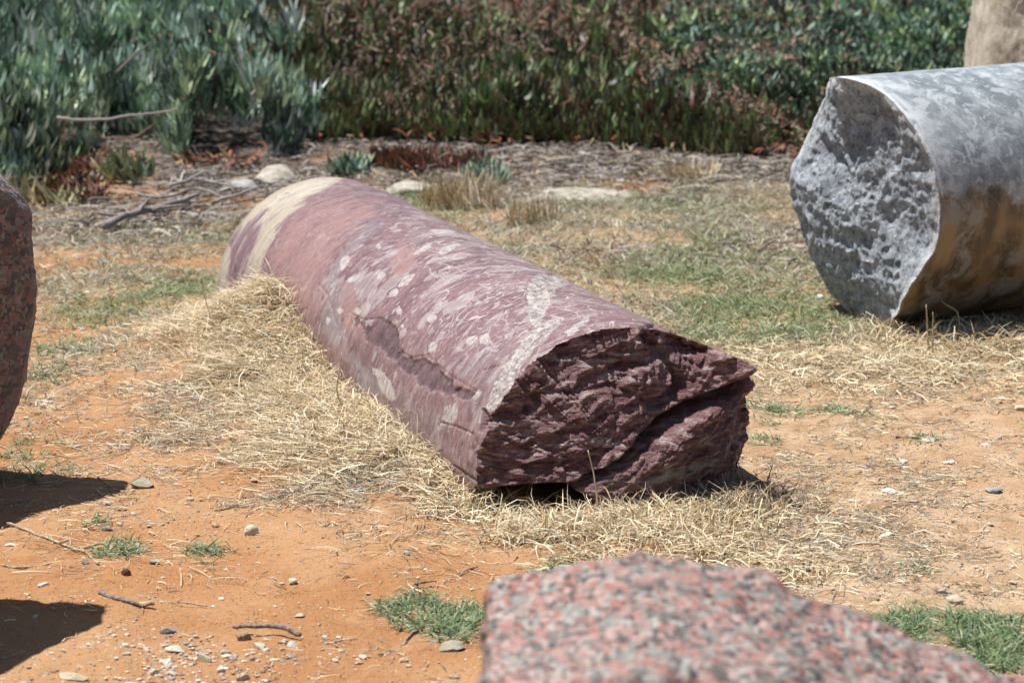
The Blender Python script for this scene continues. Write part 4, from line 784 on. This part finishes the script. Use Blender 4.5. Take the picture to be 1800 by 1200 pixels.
tag(o, 'bushy mid green leaved shrub mass above the grey column', 'shrub', kind='stuff')
def dead_stems():
    n = 42000; x = rng.uniform(-1.9, 2.7, n); y = 11.6 + 6 * rng.random(n) ** 1.3; u = 900 + x / y * 5000
    cl = sst(-.12, .22, fbm(x * 2.6, y * 1.7, 0, 3, 720) + .25 * sst(12.4, 13.8, y) - .05)
    p = sst(490, 620, u) * sst(1560, 1250, u - 140 * (y < 12.8)) * cl * (.25 + .75 * sst(11.9, 13.2, y)) + .9 * np.exp(-(((u - 1330) / 90) ** 2 + ((y - 12.3) / .6) ** 2)) + .06 * (u < 520)
    k = (rng.random(n) < p) & (y > edgeY(x) + .05); x, y = x[k], y[k]; n = len(x); b = gz(x, y) + canopy(x, y) * rng.uniform(.75, 1.2, n)
    A = blades(n, rng, x, y, b, rng.uniform(0, 2 * np.pi, n), rng.uniform(-.6, 1.3, n), rng.uniform(-.6, 1.3, n), rng.uniform(.02, .09, n), rng.uniform(.004, .011, n), pal(rng, n, np.array([(.20, .125, .10), (.14, .08, .065), (.28, .19, .155), (.09, .05, .04), (.26, .12, .075), (.34, .26, .20)]), .2), 1.5, floor=False)
    m = 2600; x = rng.uniform(-2.4, 2.9, m); y = edgeY(x) + rng.normal(.03, .10, m)
    A = join([A, blades(m, rng, x, y, gz(x, y) + rng.random(m) * .05, rng.uniform(0, 2 * np.pi, m), rng.uniform(-.2, 1.2, m), rng.uniform(-.6, 1., m), rng.uniform(.03, .09, m), rng.uniform(.007, .015, m), pal(rng, m, np.array([(.30, .12, .06), (.24, .07, .05), (.20, .13, .09), (.36, .25, .14), (.12, .08, .06)]), .2), 1.)])
    tag(bobj('dead_stems', A, TWIG), 'tangle of brown withered stems and seed heads over the ice plant', 'dead stems', kind='stuff')
dead_stems()
# plants that stand by themselves at the foot of the mass
def clump_plant(name, u, v, r, hgt, n, palette, ln, wd, label, cat, el=(.5, 1.45), tipc=None, prof=(.6, 1., .8)):
    c = G(u, v); a = rng.uniform(0, 2 * np.pi, n); rr = r * np.sqrt(rng.random(n)); x = c[0] + rr * np.cos(a); y = c[1] + rr * np.sin(a) * .8
    z = gz(x, y) + hgt * rng.random(n) * (1 - (rr / r) ** 2 * .6); col = pal(rng, n, palette, .18); tc = None if tipc is None else col * .4 + np.array(tipc) * .6
    V_, f, cc = blades(n, rng, x, y, z, a + rng.normal(0, .8, n), rng.uniform(*el, n), rng.uniform(*el, n) + .15, rng.uniform(*ln, n), rng.uniform(*wd, n), col, .3, prof, None, False, 3, tc)
    o = obj(name, mesh(name, V_ - [c[0], c[1], 0], f, True, None, dict(tint=cc)), LEAF); o.location = (c[0], c[1], 0); tag(o, label, cat)
REDP = np.array([(.17, .06, .045), (.22, .085, .05), (.12, .05, .045), (.10, .09, .04), (.28, .12, .06)])
clump_plant('succulent_clump', 745, 296, .17, .06, 420, REDP, (.04, .09), (.009, .015), 'dark red ice plant clump above the pale slab behind the red column', 'plant', prof=(.9, 1, .7))
clump_plant('succulent_clump', 690, 290, .10, .05, 180, REDP * .9, (.04, .09), (.009, .015), 'brownish red ice plant sprig beside the grey green sprig', 'plant', prof=(.9, 1, .7))
clump_plant('succulent_clump', 820, 292, .12, .05, 220, REDP * np.array([.8, 1, 1]), (.04, .08), (.009, .014), 'faded reddish ice plant end by the small blue green sprig', 'plant', prof=(.9, 1, .7))
clump_plant('grey_green_sprig', 612, 305, .09, .05, 200, BLUE, (.04, .08), (.009, .015), 'grey green sprig just behind the top of the red column', 'plant')
clump_plant('grey_green_sprig', 855, 312, .09, .05, 180, BLUE * .9, (.04, .08), (.008, .013), 'small blue green sprig above the pale straw tuft', 'plant')
clump_plant('withered_plant', 128, 345, .14, .10, 320, REDP * .8, (.03, .08), (.010, .02), 'withered dark red succulent under the left shrub', 'plant', (.0, 1.3))
clump_plant('withered_plant', 180, 310, .12, .10, 200, np.vstack([REDP, STR[:3] * .7]), (.04, .09), (.010, .02), 'rusty brown curled leaves right of the dark red succulent', 'plant', (.0, 1.3))
clump_plant('young_plant', 228, 318, .10, .12, 130, np.array([(.20, .28, .17), (.25, .30, .18), (.30, .30, .17)]), (.05, .10), (.012, .022), 'light green broad leaved young plant under the dark gap', 'plant')
clump_plant('young_plant', 60, 350, .22, .05, 260, np.array([(.22, .24, .12), (.32, .28, .15), (.40, .33, .18)]), (.05, .10), (.010, .018), 'yellowing leaves at the foot of the left shrub', 'plant')
clump_plant('straw_tuft', 810, 362, .14, .05, 420, STR * .85, (.06, .15), (.003, .006), 'pale bushy straw tuft behind the crest of the red column', 'grass tuft', (.6, 1.5))
clump_plant('straw_tuft', 1215, 312, .10, .02, 160, STR * .85, (.05, .10), (.003, .006), 'small spiky straw tuft at the edge of the ice plant', 'grass tuft', (.4, 1.5))
clump_plant('straw_tuft', 940, 392, .10, .03, 200, STR * .75, (.05, .11), (.003, .005), 'dull straw tuft in the lawn behind the red column', 'grass tuft', (.5, 1.5))
stick('driftwood_branch', [(185, 388), (215, 376), (250, 368), (300, 352), (350, 335)], .015, .008, (.27, .24, .23), 'thick grey dead branch lying before the left shrub', 'branch', lift=.03, seed=40, forks=((.25, (-.6, -.6, .2), .12), (.6, (.9, -.3, .15), .16), (.45, (.3, .8, .3), .12)))
stick('driftwood_branch', [(240, 336), (290, 340), (345, 326), (400, 345)], .007, .004, (.30, .27, .25), 'thin grey branch lying just above the thick one', 'branch', lift=.03, seed=41)
stick('driftwood_branch', [(300, 320), (350, 312), (420, 322)], .008, .005, (.40, .37, .35), 'pale grey branch under the front of the left shrub', 'branch', lift=.05, seed=42, forks=((.3, (.8, .5, .3), .12), (.7, (.6, -.6, .1), .1)))
stick('driftwood_branch', [(370, 350), (410, 338), (455, 325)], .008, .004, (.36, .33, .30), 'short grey branch pointing at the pale boulder', 'branch', lift=.03, seed=43)
def bare(name, pts, y, r0, r1, col, label, seed):
    P = [V(u, v, y) for u, v in pts]; q = smooth_path(P, 22, .006, seed); v, f = tube(q, np.linspace(r0, r1, 22)); c0 = v.mean(0); o = obj(name, mesh(name, v - c0, f, True, None, dict(tint=np.tile(np.array(col), (len(v), 1)))), TWIG); o.location = c0; tag(o, label, 'branch')
bare('bare_branch', [(100, 206), (135, 212), (180, 212), (225, 202), (270, 200), (315, 190)], 10.9, .007, .003, (.40, .36, .34), 'bare pale branch sticking out before the dark gap in the left shrub', 44)
bare('bare_branch', [(205, 128), (235, 100), (262, 75)], 12.2, .008, .004, (.26, .22, .21), 'short bare grey twig slanting up out of the left shrub', 45)
bare('bare_branch', [(165, 222), (180, 245), (240, 240), (268, 220)], 11.5, .005, .003, (.28, .2, .15), 'thin brown twig inside the dark gap of the shrub', 46)

# ------------------------------------------------------------------ loose stones
def ico(sub):
    import bmesh
    b = bmesh.new(); bmesh.ops.create_icosphere(b, subdivisions=sub, radius=1); v = np.array([x.co[:] for x in b.verts]); f = np.array([[y.index for y in x.verts] for x in b.faces]); b.free(); return v, f
ICO3, ICO2 = ico(4), ico(1)
def pebble_shape(v, sx, sy, sz, seed, ang=.95):
    """a stone: a ball cut by a few random planes"""
    r = np.random.default_rng(seed); v = v.copy(); nrm = r.normal(size=(11, 3)); nrm /= np.linalg.norm(nrm, axis=1, keepdims=True)
    for n in nrm:
        d = r.uniform(.38, .8) if ang else .9; k = v @ n - d; v = v - np.outer(np.clip(k, 0, None) * ang, n)
    v = v * (1 + .07 * fbm(v[:, 0] * 2 + seed, v[:, 1] * 2, v[:, 2] * 2, 3, 800)[:, None] + .025 * fbm(v[:, 0] * 7 + seed, v[:, 1] * 7, v[:, 2] * 7, 3, 801)[:, None]); return v * [sx, sy, sz]
PM = {k: stone_mat('stone_' + k, *c) for k, c in dict(tan=((.46, .36, .25), (.62, .52, .40)), grey=((.27, .27, .26), (.40, .39, .37)), white=((.66, .62, .56), (.78, .75, .70)), brown=((.22, .15, .10), (.34, .24, .17)), dark=((.10, .05, .045), (.17, .09, .07)), olive=((.32, .29, .22), (.42, .38, .29)), pale=((.55, .48, .37), (.66, .60, .50)), cream=((.30, .26, .20), (.50, .46, .40), (.16, .13, .10))).items()}
def pebble(u, v, w, hpx, m, label, tilt=0., ang=.95, name='loose_stone', grp='loose stones on the sandy soil', rz=None, seed=[900]):
    seed[0] += 1; c = G(u, v + hpx * .3); W = w / 2 * c[1] / FPX; H = hpx / 2 * c[1] / FPX; v_ = pebble_shape(ICO3[0], W, W * (.6 + .3 * ((seed[0] * 7) % 5) / 5), max(H, W * .24), seed[0], ang)
    o = obj(name, mesh(name, v_, ICO3[1], ang < .3, None), PM[m]); o.location = (c[0], c[1], gz(c[0], c[1]) + max(H, W * .28) * .35); o.rotation_euler = (0, tilt, rz if rz is not None else ((seed[0] * 37) % 50 - 25) / 60.); tag(o, label, 'stone', grp)
pebble(248, 842, 54, 26, 'olive', 'flat grey brown stone wedged in straw right of the upper shadow')
pebble(188, 880, 28, 14, 'tan', 'rounded tan pebble between the upper shadow and the flat brown stone')
pebble(190, 924, 26, 16, 'grey', 'grey pebble above the dry runner tangle')
pebble(442, 922, 28, 26, 'pale', 'round pale ball like stone alone on the orange soil', ang=.15)
pebble(272, 983, 28, 14, 'grey', 'small flat grey stone between the two green tufts')
pebble(148, 985, 26, 20, 'tan', 'tan pebble caught under the dry runners')
pebble(221, 1003, 20, 20, 'dark', 'dark reddish lump below the pale mixed tuft', ang=.3)
pebble(514, 1012, 28, 15, 'pale', 'pale wedge stone on clean orange soil at centre left')
pebble(76, 1028, 24, 11, 'white', 'white flake near the left edge between the shadows')
pebble(20, 955, 24, 10, 'white', 'white flake at the left edge by the dry runner')
pebble(295, 1094, 34, 17, 'grey', 'flat grey slate chip above the rubble')
pebble(430, 1108, 34, 22, 'brown', 'brown stone propping the curved stick')
pebble(62, 1073, 14, 10, 'white', 'white grain right above the lower shadow')
pebble(310, 1127, 44, 18, 'pale', 'long cream stone at the top of the rubble')
pebble(360, 1141, 50, 24, 'tan', 'largest ochre stone in the bottom left rubble', .2)
pebble(268, 1165, 24, 20, 'pale', 'upright cream chip in the rubble')
pebble(388, 1162, 20, 17, 'white', 'white squarish pebble in the rubble')
pebble(512, 1125, 28, 15, 'pale', 'cream pebble right of the brown propping stone')
pebble(510, 1145, 20, 12, 'white', 'white pebble below the cream one right of the rubble')
pebble(428, 1176, 32, 18, 'tan', 'tan stone at the lower right of the rubble')
pebble(235, 1188, 44, 16, 'white', 'long whitish stone at the very bottom of the rubble')
pebble(130, 1178, 60, 14, 'tan', 'flat tan stone low at the bottom left')
pebble(45, 1190, 46, 16, 'grey', 'grey stone in the bottom left corner under the shadow')
pebble(376, 1054, 18, 9, 'white', 'small white flake at the end of the straight straw')
pebble(388, 1041, 14, 8, 'white', 'tiny white flake above the straight straw')
pebble(527, 1071, 26, 11, 'tan', 'tan pebble right of the long curved stick')
pebble(797, 1119, 62, 22, 'olive', 'large flat grey green stone beside the pink granite block')
pebble(760, 1110, 16, 7, 'grey', 'bluish grey chip left of the large flat grey green stone')
pebble(765, 1183, 24, 16, 'tan', 'tan pebble low beside the granite block')
pebble(800, 1175, 26, 14, 'olive', 'olive grey pebble touching the granite block at the bottom')
pebble(450, 760, 36, 9, 'white', 'flat white shard lying in the straw heap')
pebble(446, 842, 26, 14, 'tan', 'tan pebble at the lower fringe of the straw heap')
pebble(371, 543, 16, 16, 'dark', 'small dark brown ball in the grass beside the beige end', ang=.2)
pebble(1440, 518, 18, 15, 'white', 'white pebble in green grass left of the grey column', ang=.3)
pebble(80, 702, 30, 12, 'pale', 'pale flat stone on sand right of the red granite drum')
pebble(1630, 762, 36, 14, 'pale', 'pale stone in the sand below the grey column')
pebble(1733, 770, 20, 12, 'white', 'white pebble near the right edge of the sand')
pebble(1562, 855, 34, 14, 'white', 'white stone among thin green blades at right')
pebble(1745, 850, 36, 12, 'grey', 'grey slab near the right edge at mid height')
pebble(1682, 1048, 44, 24, 'tan', 'cream and tan stone above the bottom right grass patch')
pebble(1655, 1038, 28, 16, 'grey', 'grey stone touching the cream one above the bottom right grass')
pebble(1780, 1017, 22, 12, 'pale', 'pale oval pebble by the right edge')
pebble(1560, 940, 40, 12, 'pale', 'low pale stone in the straw at centre right')
pebble(1795, 704, 30, 14, 'tan', 'tan stone at the right edge below the straw')
pebble(1390, 620, 18, 9, 'white', 'white chip in the straw right of the column end')
pebble(182, 455, 26, 14, 'grey', 'grey brown stump like stone on the red soil strip')
# pale boulders and slabs behind
def slab(u, v, w, d, hgt, m, label, seed):
    c = G(u, v); v_ = pebble_shape(ICO3[0], w, d, hgt, seed, .8); v_ = v_ * (1 + .16 * fbm(v_[:, 0] * 16 + seed, v_[:, 1] * 12, v_[:, 2] * 30, 4, 803))[:, None]; o = obj('pale_slab', mesh('pale_slab', v_, ICO3[1], True), PM[m]); o.location = (c[0], c[1], gz(c[0], c[1])); o.rotation_euler = (0, 0, 0); tag(o, label, 'boulder', 'pale rocks in front of the bushes')
slab(485, 314, .13, .16, .065, 'cream', 'pale boulder with rounded top behind the beige end of the red column', 951)
slab(715, 328, .17, .16, .045, 'cream', 'cream slab edge below the red ice plant clump', 952)
slab(970, 338, .12, .18, .03, 'cream', 'small white slab flush with the litter, left of the longer one', 953)
slab(1040, 340, .17, .28, .035, 'cream', 'long whitish slab flush with the ground behind the red column', 954)
slab(425, 330, .08, .08, .04, 'grey', 'small grey stone left of the rounded pale boulder', 955)
# uncountable grit
def gravel(name='gravel', N=12000, mu=-6.0, sig=.55, B=None, label='fine grit and small chips strewn over the sandy soil', base=.12):
    d = lambda x, y: np.clip(base + blobs(x, y, B or [(330, 1160, 260, 45, 1), (300, 1110, 200, 30, .5), (100, 1190, 160, 30, .8), (480, 1190, 100, 30, .6), (240, 900, 150, 40, .35), (1600, 860, 260, 80, .5), (1650, 1020, 160, 30, .4)]), 0, 1) * (.2 + .8 * clump(x, y, 540, 8))
    x, y = scatter(rng, N, -1.6, 2., 4.7, 8.2, d); n = len(x); sz = rng.lognormal(mu, sig, n); v, f = ICO2; VV, FF, CC_ = [], [], []
    C = np.array([(.60, .50, .38), (.46, .38, .29), (.70, .64, .56), (.32, .30, .28), (.42, .26, .15), (.50, .42, .33)])
    kinds = [pebble_shape(v, 1, .8, .5, 1000 + i, .8) for i in range(20)]
    ki = rng.integers(0, 20, n); a = rng.uniform(0, 6.28, n); K = np.array(kinds)[ki]; ca, sa = np.cos(a)[:, None], np.sin(a)[:, None]
    P = np.stack([K[..., 0] * ca - K[..., 1] * sa, K[..., 0] * sa + K[..., 1] * ca, K[..., 2]], -1) * sz[:, None, None]; P = P + np.stack([x, y, gz(x, y) + sz * .2], -1)[:, None]
    F = (f[None] + np.arange(n)[:, None, None] * len(v)).reshape(-1, 3); cc = np.repeat(pal(rng, n, C, .12)[:, None], len(v), 1).reshape(-1, 3)
    o = obj(name, mesh(name, P.reshape(-1, 3), F, False, None, dict(tint=cc)), TWIG); tag(o, label, 'gravel', kind='stuff')
gravel()
gravel('rubble', 760, -5.15, .38, [(320, 1160, 240, 40, 1), (120, 1192, 140, 24, .9), (480, 1190, 110, 30, .5), (1640, 1035, 110, 22, .5), (1600, 850, 180, 40, .3)], 'broken cream and grey stone chips in the bottom left soil', .0)
